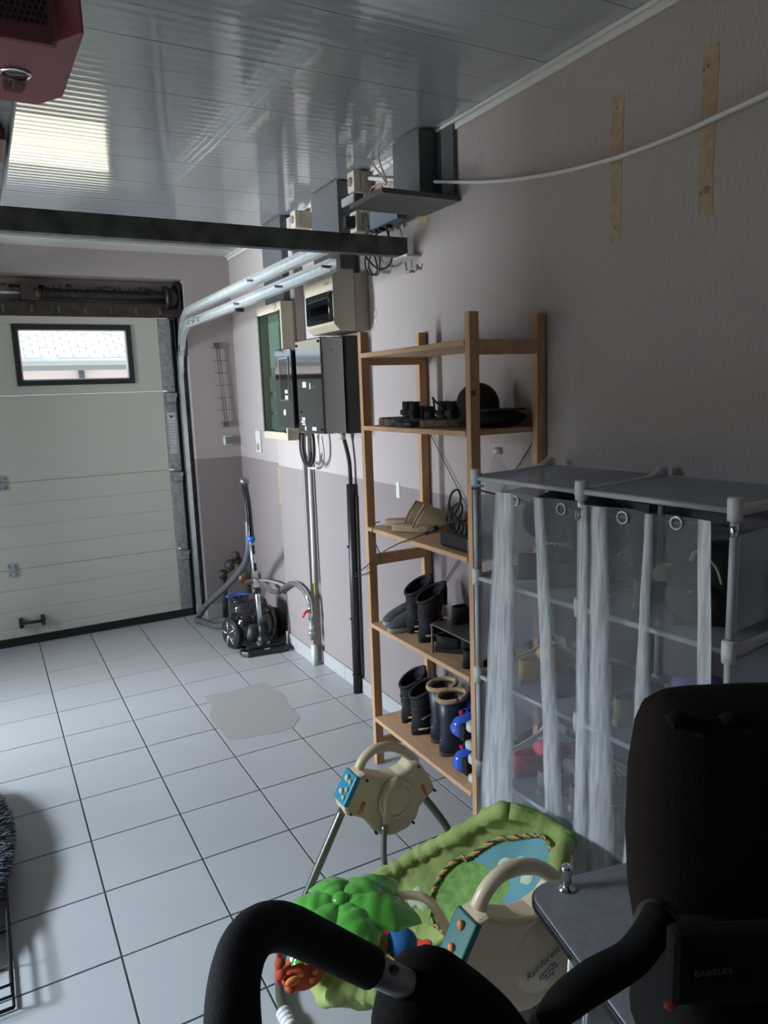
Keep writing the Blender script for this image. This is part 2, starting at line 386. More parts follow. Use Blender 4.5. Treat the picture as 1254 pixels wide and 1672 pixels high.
# ------------------------------------------------------------------ ceiling
ce = struct('ceiling', G().box((-2.4, -7.1, HC+.012), (1.62, .35, HC+.1)), M_grout)
pw = .1757; y = -.36; k = 0; pm = None
first = True
while y > -7.0:
    y0 = y-pw+.0018
    if pm is None:
        o = obj('plank', G().box((-2.35, 0, 0), (WX, pw-.0018, .012)), M_pvc, ce, local=True); pm = o.data
    else:
        o = link(bpy.data.objects.new('plank', pm), ce, True)
    o.location = (0, y0, HC-.0004*(k % 2)); y -= pw; k += 1
obj('end_board', G().box((-2.35, -.358, HC-.004), (WX, -.12, HC+.012)), M_trim, ce)
o = struct('trim_3', G().box((WX-.022, -7, HC-.012), (WX-.002, -.12, HC)).box((WX-.010, -7, HC-.034), (WX-.001, -.12, HC-.012)), M_trim, bev=.003)

# ------------------------------------------------------------------ outside
gnd = struct('street', G().box((-14, .3, -.15), (16, 14, -.02)), M_street)
house = thing('house_across_street', 'pale house with a slate roof and gutter seen through the garage door window', 'house', (0, 9.2, 0))
obj('wall', G().box((-9, 9.2, 0), (14, 9.5, 2.25)), M_house, house)
for x0 in (1.55,): obj('downpipe', G().cyl((x0, 9.15, 0), (x0, 9.15, 2.3), .05), M_gut, house)
obj('gutter', G().tube([(-9, 8.95, 2.36), (14, 8.95, 2.36)], .075, 12), M_gut, house)
obj('eave_board', G().box((-9, 9.0, 2.2), (14, 9.03, 2.32)), M_gut, house)
rf = obj('roof', G().prism([(8.95, 2.38), (13.5, 5.2), (13.5, 5.1), (8.95, 2.28)], 0, -9, 14), M_roof, house)
rnd_ = random.Random(3); gs = G()
for r in range(18):
    for c in range(30):
        t = r*.13; yy = 8.9+t*cos(.555); zz = 2.40+t*sin(.555); x0 = -3.0+c*.26+(.13 if r % 2 else 0)
        R = Matrix.Translation((x0, yy, zz)) @ Matrix.Rotation(.555, 4, 'X')
        gs.box((0, 0, 0), (.252, .16, .014+.01*rnd_.random()), R)
o = obj('slates', gs, M_roof, rf); o['kind'] = 'stuff'

# ------------------------------------------------------------------ garage door
DX0, DX1 = -1.40, .985
dr = thing('door_1', None, None, (0, 0, 0)); dr['kind'] = 'structure'
def section(z0, z1, grooves, holes=None):
    g = G(); zs = [z0+.002]
    pts = [(0.0, z0+.004), (0.004, z0+.001)]
    prof = [(0.045, z0+.001), (.003, z0+.001), (0, z0+.005)]
    for zg in sorted(grooves): prof += [(0, zg-.005), (.004, zg-.001), (.004, zg+.001), (0, zg+.005)]
    prof += [(0, z1-.005), (.003, z1-.001), (.045, z1-.001)]
    if not holes:
        return g.prism(prof, 0, DX0, DX1)
    hx = sorted(holes); xs = [DX0]+[v for h in hx for v in (h[0], h[1])]+[DX1]
    for i in range(0, len(xs), 2): g.prism(prof, 0, xs[i], xs[i+1])
    for h in hx: g.box((h[0], 0, z0+.001), (h[1], .045, h[2])).box((h[0], 0, h[3]), (h[1], .045, z1-.001))
    return g
wins = [(.085, .765, 1.785, 2.115)]
obj('door_panel', section(1.69, 2.2, [], [(w[0], w[1], w[2], w[3]) for w in wins]), M_door, dr)
obj('door_panel', section(1.12, 1.69, []), M_door, dr)
obj('door_panel', section(.53, 1.12, [.972, .825, .678]), M_door, dr)
obj('door_panel', section(.055, .53, [.385, .24, .115]), M_door, dr)
obj('top_rail', G().box((DX0, -.012, 2.155), (DX1+.0, 0, 2.2)), M_door, dr, bev=.002)
obj('rubber_seal', G().box((DX0-.05, -.006, .006), (1.07, .04, .055)), M_rub, dr)
for i, w in enumerate(wins):
    g = G(); a, b, c, d = w; t = .034
    for q in ((a-t, c-t, b+t, c), (a-t, d, b+t, d+t), (a-t, c, a, d), (b, c, b+t, d)): g.box((q[0], -.012, q[1]), (q[2], .05, q[3]))
    f = obj('window_frame', g, MAT('dark_brown_frame', (.03, .025, .026), .4) if i == 0 else MATS['dark_brown_frame'], dr, bev=.003)
    g = G()
    for q in ((a, c, b, c+.008), (a, d-.008, b, d), (a, c, a+.008, d), (b-.008, c, b, d)): g.box((q[0], -.008, q[1]), (q[2], .045, q[3]))
    obj('inner_bead', g, M_white, f)
    obj('pane', G().box((a+.008, .022, c+.008), (b-.008, .026, d-.008)), M_glass, f)
# steel end stile, hinges, label
sx0, sx1 = .988, 1.072
for i, (z0, z1) in enumerate(((1.69, 2.2), (1.12, 1.69), (.53, 1.12), (.055, .53))):
    obj('end_stile', G().box((sx0, -.006, z0+.003), (sx1, .05, z1-.003)), M_galv, dr, bev=.002)
def hinge(x, z, roller=False, w=.05):
    g = G().box((x-w/2, -.010, z+.008), (x+w/2, -.004, z+.045)).box((x-w/2, -.010, z-.045), (x+w/2, -.004, z-.008)).cyl((x-w/2, -.012, z), (x+w/2, -.012, z), .007)
    h = obj('hinge', g, M_galv, dr)
    for sx in (-1, 1):
        for sz in (-1, 1): obj('screw', G().cyl((x+sx*w*.32, -.013, z+sz*.03), (x+sx*w*.32, -.008, z+sz*.03), .005, n=8), M_galvd, h)
    if roller:
        obj('roller_bracket', G().prism([(-.012, z-.012), (-.05, z-.03), (-.055, z-.075), (-.050, z-.077), (-.012, z-.095)], 0, x-w*.42, x+w*.42).box((x-w*.5, -.06, z-.045), (x+w*.5, -.05, z-.018)), M_galv, h)
        obj('roller_axle', G().cyl((x, -.03, z-.02), (x+.06, -.03, z-.02), .006), M_galvd, h)
for z in (1.69, 1.12, .53): hinge(1.035, z, True, .07)
for z in (1.69, 1.12, .53): hinge(-.105, z, False, .055)
hinge(-.105+.02, .53) if False else None
lb = obj('door_label', G().box((1.0, -.0075, 1.24), (1.06, -.0062, 1.535)), M_paper, dr)
def label_lines(parent, x0, x1, z0, z1, y, n):
    g = G()
    for a, b in (((x0, z0), (x1, z0+.0015)), ((x0, z1), (x1, z1+.0015)), ((x0, z0), (x0+.0012, z1)), ((x1-.0012, z0), (x1, z1))): g.box((a[0], y-.0004, a[1]), (b[0], y, b[1]))
    rnd = random.Random(5)
    for i in range(n):
        z = z1-(i+1)*(z1-z0)/(n+1); g.box((x0+.004, y-.0004, z), (x0+(x1-x0)*rnd.uniform(.4, .95), y, z+.003))
    return obj('print', g, M_ink, parent)
label_lines(lb, 1.005, 1.055, 1.255, 1.475, -.0076, 9)
obj('wing_logo', G().prism([(1.008, 1.522), (1.022, 1.512), (1.030, 1.518), (1.038, 1.512), (1.052, 1.522), (1.041, 1.502), (1.030, 1.495), (1.019, 1.502)], 1, -.0080, -.0076), MAT('navy_print', (.03, .06, .2), .5), lb)
# pull handle at the bottom
g = G().tube([(-.085, -.045, .165), (.03, -.045, .160)], .011, 10)
h = obj('pull_handle', g, M_blk, dr)
for x in (-.095, .04): obj('handle_mount', G().box((x-.013, -.055, .13), (x+.013, -.001, .195)), M_blk, h, bev=.005)
# threshold
thr = struct('trim_4', G().box((-1.5, -.001, -.003), (1.16, .3, .003)), MAT('dark_threshold', (.05, .05, .055), .6))
# steel side frame
fr = thing('door_side_frame', 'dark steel side frame standing beside the right edge of the garage door', 'door frame', (1.1, .03, 0))
obj('frame_channel', G().box((1.074, .0, 0), (1.088, .09, 2.2)).box((1.074, .08, 0), (1.158, .095, 2.2)), M_blk, fr)
obj('frame_angle', G().box((1.135, -.03, 0), (1.158, .09, 2.3)), M_galvd, fr)
# torsion shaft and housings
ts = thing('torsion_spring_shaft', 'dark greasy torsion spring shaft mounted above the garage door', 'spring shaft', (0, 0, 2.32))
obj('back_board', G().box((-1.45, -.01, 2.205), (1.13, .1, 2.30)), M_brn, ts, bev=.004)
for i in range(13):
    x = -.98+i*.165; obj('clip', G().box((x, -.016, 2.225), (x+.018, -.009, 2.27)), M_galvd, ts)
sp = G(); pts = []
for i in range(700):
    a = i*.62; pts.append((.24+i*.00118, -.03+.030*cos(a), 2.345+.030*sin(a)))
obj('spring', G().cyl((.24, -.03, 2.345), (1.06, -.03, 2.335), .0295, n=14).tube(pts, .0045, 5), MAT('greasy_spring', (.035, .028, .024), .5, .5), ts)
obj('shaft', G().cyl((-1.45, -.03, 2.35), (.24, -.03, 2.345), .014), M_galv, ts)
obj('centre_bracket', G().box((.13, -.05, 2.30), (.235, .1, 2.41)).box((.07, -.03, 2.395), (.28, .1, 2.402)), M_brn, ts)
obj('spring_collar', G().cyl((.215, -.03, 2.345), (.25, -.03, 2.345), .036), M_brn, ts)
obj('cable_drum', G().cyl((1.06, -.03, 2.335), (1.125, -.03, 2.335), .07, n=28).cyl((1.045, -.03, 2.335), (1.062, -.03, 2.335), .085, n=28), M_blk, ts)
obj('end_bearing_plate', G().prism([(-.10, 2.2), (.08, 2.2), (.08, 2.43), (-.02, 2.455), (-.10, 2.42)], 0, 1.128, 1.14), M_rub, ts)
# dirt fringe above the recess
g = G(); rnd = random.Random(2)
for i in range(140):
    x = rnd.uniform(-.25, 1.08); z = 2.39+rnd.uniform(-.03, .02)-(.0 if x > .3 else 0); g.box((x, .094, z), (x+rnd.uniform(.004, .03), .0995, z+rnd.uniform(.003, .02)))
o = obj('plaster_dirt', g, M_dirt); tag(o, 'ragged dark dirt on the plaster above the spring shaft', 'dirt', kind='stuff')

# tracks: C shaped rails
def channel(path, nrm, h, d, t=.003):
    """path points, nrm = inward direction of the web, opens along -X"""
    g = G(); P = [Vector(p) for p in path]; R = []
    for i, p in enumerate(P):
        tg = (P[min(i+1, len(P)-1)]-P[max(i-1, 0)]).normalized(); n = Vector((-1, 0, 0)).cross(tg).normalized()
        def q(a, b): return p+n*a+Vector((b, 0, 0))
        R.append([q(-h/2, 0), q(-h/2, -d), q(-h/2+.011, -d), q(-h/2+.011, -d+t), q(-h/2+t, -d+t), q(-h/2+t, -t), q(h/2-t, -t), q(h/2-t, -d+t), q(h/2-.011, -d+t), q(h/2-.011, -d), q(h/2, -d), q(h/2, 0)])
    g.rings(R, True); g.sm = [False]*len(g.f); return g
def arc(cx, cz, r, a0, a1, n=12, x=1.15): return [(x, cx+r*cos(a0+(a1-a0)*i/n), cz+r*sin(a0+(a1-a0)*i/n)) for i in range(n+1)]
tk = thing('garage_door_track', 'bright zinc double track curving up from the door edge along the right wall', 'door track', (1.15, -1.5, 2.2))
R1 = .34
obj('lower_track', channel([(1.125, -.045, .02), (1.125, -.045, 1.0), (1.125, -.045, 1.79)]+arc(-.045-R1, 1.79, R1, 0, pi/2, 14, 1.13)[1:]+[(1.15, -1.2, 2.14), (1.165, -2.60, 2.155)], None, .052, .03), M_track, tk)
obj('upper_track', channel(arc(-.10-.28, 1.93, .28, 0, pi/2, 10, 1.13)+[(1.15, -1.2, 2.225), (1.165, -2.64, 2.238)], None, .052, .03), M_track, tk)
obj('track_lip', G().box((1.148, -2.6, 2.176), (1.156, -.45, 2.186)), M_galvd, tk) if False else None
for yy in (-.42, -.55): obj('track_splice', G().box((1.10, yy-.02, 2.12), (1.102, yy+.02, 2.16)), M_galv, tk)
for yy, zz in ((-1.35, 2.145), (-2.0, 2.15), (-1.6, 2.235), (-2.55, 2.155)): obj('bolt', G().cyl((1.158, yy, zz), (1.118, yy, zz), .006, n=8), M_galvd, tk)
obj('rail_stop', G().box((1.12, -1.40, 2.098), (1.16, -1.36, 2.118)), M_blk, tk)
obj('cable', G().cyl((1.09, -.06, .1), (1.09, -.06, 2.25), .003, n=6), M_galvd, tk)
# cross beam
bm_ = thing('cross_beam', 'long galvanised steel angle beam crossing the room below the ceiling', 'beam', (0, -2.66, 2.2))
obj('web', G().box((-2.3, -2.662, 2.195), (1.470, -2.656, 2.270)), M_galvd, bm_)
obj('flange', G().box((-2.3, -2.656, 2.195), (1.470, -2.62, 2.201)), M_galvd, bm_)
obj('end_plate', G().box((1.43, -2.72, 2.185), (1.496, -2.60, 2.194)), M_trim, bm_)
ab = thing('angle_bracket', 'small pinkish painted metal bracket screwed to the wall under the beam end', 'bracket', (1.48, -2.68, 2.13))
obj('strap', G().tube([hX(1.47, 662, 428), hX(1.475, 664, 447)], .005, 8), M_beiged, ab)
obj('clamp', G().tube([hX(1.475, 664, 445), hX(1.475, 672, 438), hX(1.475, 680, 440), hX(1.475, 681, 432)], .006, 8).ell(hX(1.475, 668, 443), (.009, .012, .009)), M_beiged, ab)

# opener and its rail
op = thing('garage_door_opener', 'dark red garage door opener motor box hanging from the ceiling', 'door opener', (-.15, -3.68, 2.3))
X0, X1, ch = -.42, .045, .045
body = obj('housing', G().prism([(X0+ch, -3.50), (X1-ch, -3.50), (X1, -3.57), (X1+.006, -3.885), (X1-.038, -3.82), (X0+.038, -3.82), (X0-.006, -3.885), (X0, -3.57)], 2, 2.30, 2.46), M_dkred, op, bev=.008)
bz = obj('lamp_lens_ring', G().lathe([(.026, 0), (.031, .001), (.031, -.002), (.026, -.003)], (-.055, -3.665, 2.2985), n=28, cap=False), M_chrome, body)
obj('lamp_lens', G().lathe([(.026, .003), (.02, .0), (.002, -.001)], (-.055, -3.665, 2.2985), n=28), M_blkg, body)
gr = G()
for i in range(34):
    for j in range(9):
        x = X0+.07+i*.0102+(j % 2)*.005; gr.box((x, -3.824, 2.335+j*.012), (x+.006, -3.819, 2.341+j*.012))
o = obj('grille', gr, M_rub, op); o['kind'] = 'stuff'
tx = "THIS DOOR OPERATOR\nMUST ALWAYS BE MOUNTED\nFOLLOWING THE MANUAL\nBEFORE OPENING THE COVER\nUNPLUG THE POWER CORD\nAND KEEP CLEAR OF\nTHE MOVING DOOR"
tx = "iiii iiiii iiiiiiii\niiiiiiii iiii iiiii\niiiiiii iii iiii\niiii iii iiiii iiii\niiiiiii iiiiiiiii\niii iiii iiiii\nii ii iiiiiiiii"
text(tx, 'print', (-.055, -3.595, 2.2985), basis((1, 0, 0), (0, -1, 0)), .0105, M_rub, body)
for xx in (-.30, -.05): obj('hanger_strap', G().box((xx, -3.75, 2.46), (xx+.02, -3.70, HC)), M_galv, op)
rl = thing('opener_rail', 'grey steel opener rail running from the red motor toward the door', 'rail', (-.07, -2, 2.36))
obj('rail_channel', G().box((-.11, -3.5, 2.39), (-.105, -.12, 2.43)).box((-.030, -3.5, 2.39), (-.025, -.12, 2.43)).box((-.11, -3.5, 2.427), (-.025, -.12, 2.432)), M_galv, rl)
obj('carriage', G().box((-.095, -2.95, 2.385), (-.04, -2.72, 2.42)), M_dkred, rl, bev=.004)
obj('chain', G().cyl((-.067, -3.45, 2.41), (-.067, -.2, 2.41), .006, n=6), M_galvd, rl)

# ------------------------------------------------------------------ items on the right wall
def strip(name, x0, z0, x1, z1, label, holes):
    o = obj(name, G().prism([(x0, z0), (x0+.004, z0+.1), (x0-.002, z1), (x1, z1+.01), (x1+.003, z0+.2), (x1, z0)], 0, WX-.0012, WX), M_strip)
    tag(o, label, 'wall patch', 'bare plaster strips left on the right wall')
    for yy, zz, r in holes: obj('screw_hole', G().ell((WX-.001, yy, zz), (.002, r, r*1.2), 10, 6), M_dirt, o)
strip('plaster_strip', -3.822, 2.045, -3.779, 2.435, 'narrower bare plaster strip on the wall, the left one of two', [(-3.80, 2.41, .004), (-3.797, 2.085, .004)])
strip('plaster_strip', -4.127, 2.05, -4.083, 2.45, 'taller bare plaster strip with a dark knot, right one of two', [(-4.098, 2.41, .004), (-4.085, 2.405, .003), (-4.105, 2.115, .009), (-4.09, 2.11, .005)])
o = obj('plaster_patch', G().prism([(-2.80, 2.31), (-2.72, 2.30), (-2.70, 2.40), (-2.79, 2.41)], 0, WX-.0015, WX), M_strip); tag(o, 'bare torn plaster patch on the wall below the grey tray', 'wall patch')
o = obj('cable_duct', G().tube([hX(1.455, x, y) for x, y in ((711, 297), (790, 297), (870, 289), (950, 273), (1020, 253), (1100, 223), (1180, 187), (1254, 153), (1330, 115))], .0105, 8, sub=5, flat=.6), M_white)
tag(o, 'long white plastic cable duct sagging away from the grey box along the right wall', 'cable duct')

def grey_box(label, y0, y1, z0, z1, x0, extra=None, loc=None):
    t = thing('wall_box', label, 'box', (1.45, (y0+y1)/2, z0), group='dark grey laminated boxes along the top of the right wall')
    obj('front_panel', G().box((x0, y0, z0), (x0+.019, y1, z1)), M_grey, t, bev=.001)
    obj('side_panel', G().box((x0+.019, y0, z0), (1.496, y0+.019, z1)), M_grey, t, bev=.001)
    obj('side_panel', G().box((x0+.019, y1-.019, z0), (1.496, y1, z1)), M_grey, t, bev=.001)
    return t
grey_box('tall dark grey duct box between ceiling and beige glass-fronted cabinet', -1.40, -1.09, 2.165, HC-.006, 1.40)
grey_box('dark grey duct box between ceiling and the smoked-lid fuse box', -2.15, -1.84, 2.20, HC-.006, 1.40)
t = grey_box('dark grey wall box with a tray, nearest to the white hanging duct', -2.89, -2.69, 2.37, HC-.006, 1.395)
obj('wall_panel', G().box((1.478, -3.00, 2.36), (1.496, -2.89, 2.615)), M_grey, t, bev=.001)
tr = obj('tray', G().box((1.155, -3.02, 2.337), (1.496, -2.755, 2.355)), M_grey, t, bev=.001)
# outlet boxes
def outlet(label, y, z, cover=False):
    t = thing('outlet_box', label, 'socket', (1.45, y, z), group='beige outlet boxes')
    b = obj('base', G().box((1.43, y-.035, z-.045), (1.496, y+.035, z+.045)), M_beiged, t, bev=.004)
    obj('cover', G().box((1.395, y-.033, z-.045), (1.43, y+.033, z+.045)), M_beige, t, bev=.006)
    obj('socket_hole', G().cyl((1.390, y, z), (1.397, y, z), .02, n=20), M_brn if cover else M_dirt, t)
    return t
outlet('beige outlet box just under the ceiling with a round knockout', -2.30, 2.575)
outlet('lower beige outlet box holding a black plug, above the beam', -2.31, 2.40)
outlet('beige outlet box between the two dark grey duct boxes', -1.60, 2.56)
pa = thing('power_adapter', 'small black power adapter with silver front plugged beside the grey duct box', 'adapter', (1.38, -2.27, 2.49))
obj('body', G().box((1.385, -2.36, 2.475), (1.43, -2.27, 2.515)), M_blk, pa, bev=.003)
obj('front', G().box((1.375, -2.36, 2.475), (1.385, -2.24, 2.512)), M_galv, pa, bev=.002)
o = obj('plug', G().box((1.35, -2.33, 2.37), (1.40, -2.30, 2.42)).ell((1.395, -2.315, 2.405), (.02, .02, .022)), M_blk); tag(o, 'black electric plug pushed into the lower beige outlet box', 'plug')
jb = thing('network_box', 'flat blue-grey electronics box with cables hanging from it, under the tray', 'box', (1.42, -2.55, 2.36))
obj('housing', G().box((1.40, -2.70, 2.335), (1.45, -2.46, 2.41)), MAT('blue_grey_plastic', (.12, .14, .16), .5), jb, bev=.004)
for yy in (-2.48, -2.52, -2.58): obj('socket', G().box((1.41, yy-.012, 2.322), (1.44, yy+.012, 2.336)), M_blk, jb)
c = thing('cable_bundle', 'tangle of black cables looped over the end of the beam', 'cables', (1.45, -2.55, 2.2))
def cab(pxs, r, mat=M_blk, x=1.44, parent=c, nm='cable'):
    return obj(nm, G().tube([hX(x+(dx[2] if len(dx) > 2 else 0), dx[0], dx[1]) for dx in pxs], r, 6, sub=6), mat, parent)
cab([(590, 372), (588, 395), (598, 420), (616, 438), (632, 436), (640, 420), (636, 392), (630, 372), (614, 356)], .005)
cab([(612, 355), (600, 380), (582, 396), (566, 405)], .004)
cab([(642, 350), (625, 368), (610, 388), (596, 400)], .005)
cab([(604, 398), (596, 425), (600, 444), (610, 449), (616, 440), (612, 420), (606, 400)], .004)
cab([(612, 398), (602, 430), (608, 447), (618, 446), (620, 420), (616, 400)], .004)
cab([(576, 325), (583, 345), (584, 372), (592, 392)], .003)
cab([(563, 350), (575, 344), (588, 345)], .003)
cab([(598, 362), (604, 376), (612, 380), (620, 372), (618, 362)], .0035)
cab([(586, 360), (596, 350), (600, 372), (592, 398)], .003)
cab([(574, 398), (584, 410), (592, 416), (600, 414)], .004)
o = obj('cable', G().tube([hX(1.45, x, y) for x, y in ((606, 338), (614, 345), (622, 342), (627, 355), (632, 368))], .0035, 6, sub=5), M_white, c); o['label'] = 'pale stripped cable'
wc = thing('ceiling_wires', 'two beige wires dropping from ceiling holes behind the grey tray', 'wires', (1.40, -2.62, 2.5))
for pts in (((607, 253), (609, 268), (622, 285), (631, 300)), ((618, 247), (619, 262), (626, 282), (632, 298)), ((602, 318), (608, 306), (620, 301), (630, 302)), ((609, 318), (614, 308), (624, 304))):
    obj('wire', G().tube([hX(1.42 if k else 1.405, x, y) for k, (x, y) in enumerate(pts)], .0038, 6, sub=5), MAT('beige_wire', (.3, .22, .13), .5) if 'beige_wire' not in MATS else MATS['beige_wire'], wc)
o = obj('conduit', G().cyl(hX(1.47, 600, 291), hX(1.47, 652, 295), .009), M_white, None); tag(o, 'short white conduit pipe on the wall beside the nearest grey box', 'conduit')
o = obj('conduit', G().tube([hX(1.46, 580, 284), hX(1.46, 590, 289), hX(1.47, 600, 292)], .004, 6, sub=4), M_white, None); tag(o, 'thin white cable bending from the top outlet box to the conduit', 'cable')

# beige meter cabinet with green glass
mc = thing('meter_cabinet', 'tall beige electricity meter cabinet with green-tinted glass door', 'meter cabinet', (1.43, -1.27, 1.37))
y0, y1, z0, z1 = -1.464, -1.07, 1.372, 2.155
obj('back_box', G().box((1.42, y0+.01, z0), (1.496, y1, z1)), M_beiged, mc, bev=.003)
g = G()
for q in ((y0, z1-.05, y1, z1), (y0, z0, y1, z0+.045), (y0, z0+.045, y0+.018, z1-.05), (y1-.012, z0+.045, y1, z1-.05)): g.box((1.35, q[0], q[1]), (1.42, q[2], q[3]))
obj('frame', g, M_beige, mc, bev=.003)
obj('mounting_plate', G().box((1.412, y0+.02, z0+.04), (1.419, y1-.02, z1-.05)), MAT('pale_green_board', (.5, .53, .48), .5), mc)
obj('backing_card', G().box((1.395, y0+.06, 1.80), (1.41, y1-.06, 2.06)), MAT('white_green_board', (.75, .78, .75), .5), mc)
dg = obj('glass_door', G().box((1.349, y0+.018, z0+.046), (1.353, y1-.012, z1-.051)), M_ggl, mc)
obj('door_rim', G().box((1.344, y0+.012, z0+.04), (1.356, y0+.03, z1-.046)).box((1.344, y1-.03, z0+.04), (1.356, y1-.012, z1-.046)), M_ggl, mc)
for zz in (1.70, 1.58, 1.47):
    obj('breaker', G().box((1.38, y0+.06, zz-.035), (1.41, y0+.16, zz+.03)), M_white, mc, bev=.002)
    obj('breaker_row', G().box((1.395, y0+.03, zz-.045), (1.411, y1-.03, zz+.045)), M_tread, mc)
# fuse box
fb = thing('fuse_box', 'beige wall fuse box with a smoked flip lid above the black box', 'fuse box', (1.4, -2.09, 1.93))
obj('back_box', G().box((1.42, -2.25, 1.925), (1.496, -1.92, 2.19)), M_beiged, fb, bev=.004)
fbf = obj('cover', G().prism([(1.42, 1.925), (1.335, 1.925), (1.305, 1.955), (1.305, 2.175), (1.355, 2.205), (1.42, 2.205)], 1, -2.25, -1.925), M_beige, fb, bev=.004)
obj('smoked_lid', G().box((1.292, -2.245, 1.965), (1.306, -1.955, 2.105)), M_smoke, fb, bev=.006)
obj('lid_grip', G().tube([(1.293, -2.24, 1.97), (1.285, -2.252, 1.985), (1.285, -2.252, 2.085), (1.293, -2.24, 2.1)], .006, 8), M_blkg, fb)
obj('switch_row', G().box((1.301, -2.20, 2.01), (1.3055, -1.99, 2.05)), MAT('dark_blue_grey', (.04, .05, .07), .5), fb)
for i in range(3): obj('switch', G().box((1.296, -2.16+i*.024, 2.02), (1.301, -2.143+i*.024, 2.045)), M_blk, fb)
text('ecoo', 'logo', (1.3035, -2.19, 2.145), basis((0, -1, 0), (0, 0, 1)), .026, M_beiged, fbf)
for zz in (2.14, 2.0): obj('knockout', G().cyl((1.457, -2.2495, zz), (1.457, -2.2515, zz), .015, n=20), M_beiged, fb, bev=.0008)
# black boxes
bb = thing('meter_box', 'large black electrical box with a glossy grey reflective lid', 'electrical box', (1.38, -2.04, 1.43))
obj('housing', G().box((1.375, -2.21, 1.435), (1.496, -1.885, 1.905)), M_blk, bb, bev=.006)
ldd = obj('lid', G().box((1.25, -2.205, 1.44), (1.372, -1.888, 1.90)), M_lid, bb, bev=.006)
for yy, zz in ((-1.91, 1.875), (-2.18, 1.88), (-1.93, 1.545), (-2.18, 1.46)): obj('screw', G().cyl((1.246, yy, zz), (1.252, yy, zz), .007, n=10), M_rub, ldd)
for yy, zz, w, h in ((-1.99, 1.68, .045, .028), (-2.06, 1.672, .012, .03), (-1.96, 1.51, .04, .015), (-1.95, 1.495, .05, .008), (-1.96, 1.483, .04, .008), (-1.98, 1.463, .018, .02), (-2.09, 1.463, .05, .018)):
    obj('sticker', G().box((1.248, yy-w/2, zz-h/2), (1.2495, yy+w/2, zz+h/2)), M_paper, ldd)
obj('edge_tape', G().box((1.30, -2.2065, 1.83), (1.315, -2.205, 1.85)), M_strip, ldd)
b2 = thing('control_box', 'narrow black control box with a chrome-rimmed slot window', 'electrical box', (1.3, -1.7, 1.45))
obj('housing', G().box((1.29, -1.83, 1.47), (1.345, -1.60, 1.87)), M_blk, b2, bev=.01)
g = G(); f2 = [(-1.83, 1.455), (-1.83, 1.86), (-1.815, 1.875), (-1.61, 1.875), (-1.585, 1.85), (-1.585, 1.50), (-1.62, 1.455)]
fc = obj('front_plate', g.prism(f2, 0, 1.25, 1.29), M_lid, b2, bev=.006)
g = G()
for q in ((-1.79, 1.60, -1.78, 1.83), (-1.665, 1.60, -1.655, 1.83), (-1.78, 1.82, -1.665, 1.83), (-1.78, 1.60, -1.665, 1.61)): g.box((1.245, q[0], q[1]), (1.251, q[2], q[3]))
obj('window_rim', g, M_chrome, b2, bev=.002)
obj('window', G().box((1.2475, -1.78, 1.61), (1.2505, -1.665, 1.82)), M_blkg, b2)
obj('wall_bracket', G().box((1.34, -1.80, 1.55), (1.496, -1.64, 1.80)), M_beiged, b2)
obj('round_sticker', G().cyl((1.2485, -1.70, 1.54), (1.2505, -1.70, 1.54), .017, n=20), M_paper, b2)
for yy, zz in ((-1.745, 1.65), (-1.745, 1.62)): obj('sticker', G().box((1.2465, yy-.02, zz-.01), (1.2475, yy+.02, zz+.01)), M_paper if zz < 1.64 else M_beige, b2)
# cables and pipes below
cl = thing('cable_loop', 'thick black cable hanging in a loop under the black control box', 'cable', (1.4, -1.9, 1.3))
obj('cable', G().tube([hX(1.40, x, y) for x, y in ((494, 708), (494, 730), (498, 750), (506, 760), (512, 748), (512, 725), (510, 708))], .011, 8, sub=5), M_blk, cl)
obj('cable', G().tube([hX(1.43, x, y) for x, y in ((490, 708), (491, 735), (497, 755), (505, 757), (508, 740))], .008, 8, sub=5), M_rub, cl)
o = obj('cable_loop', G().tube([hX(1.465, x, y) for x, y in ((517, 712), (521, 745), (517, 762), (508, 764), (503, 750), (501, 712))], .006, 8, sub=5), M_trim); tag(o, 'white cable bent in a loop behind the thick black cable loop', 'cable')
gp = thing('conduit_pipe', 'thin pale grey conduit pipe running down the wall beside the pilaster', 'pipe', (1.47, -1.49, .6))
obj('pipe', G().tube([hY(-1.482, 505, 760), hY(-1.482, 509, 850), hY(-1.482, 513, 952)], .010, 12), M_trim, gp)
obj('earth_wire', G().tube([hY(-1.485, x, y) for x, y in ((513, 950), (515, 985), (512, 1005), (510, 1020))], .003, 6, sub=5), M_gyel, gp)
gas = thing('gas_pipe', 'corrugated chrome gas hose curving to a pale floor pipe', 'gas pipe', (1.44, -1.48, .2))
pts = [hX(x3, x, y) for x, y, x3 in ((428, 952, 1.40), (436, 958, 1.41), (444, 966, 1.41), (456, 967, 1.41), (466, 958, 1.41), (476, 952, 1.41), (487, 955, 1.41), (496, 963, 1.415))]+[hY(-1.485, 503, 975), hY(-1.49, 506, 988)]
g = G(); P = []
for i in range(len(pts)-1):
    for k in range(8): P.append(Vector(pts[i]).lerp(Vector(pts[i+1]), k/8))
for _ in range(3): P = [P[0]]+[(P[i-1]+P[i]*2+P[i+1])/4 for i in range(1, len(P)-1)]+[P[-1]]
obj('hose', G().tube(P, [.0155+.002*(i % 2) for i in range(len(P))], 12), M_silver, gas)
vz = hY(-1.49, 507, 1000)
obj('valve', G().cyl(hY(-1.49, 506, 984), hY(-1.49, 508, 1012), .014).ell(vz, (.017, .017, .02)), M_chrome, gas)
obj('valve_lever', G().tube([vz+Vector((-.02, -.01, .02)), vz+Vector((-.045, -.012, .005)), vz+Vector((-.055, -.012, -.02))], [.007, .009, .006], 8), M_red, gas)
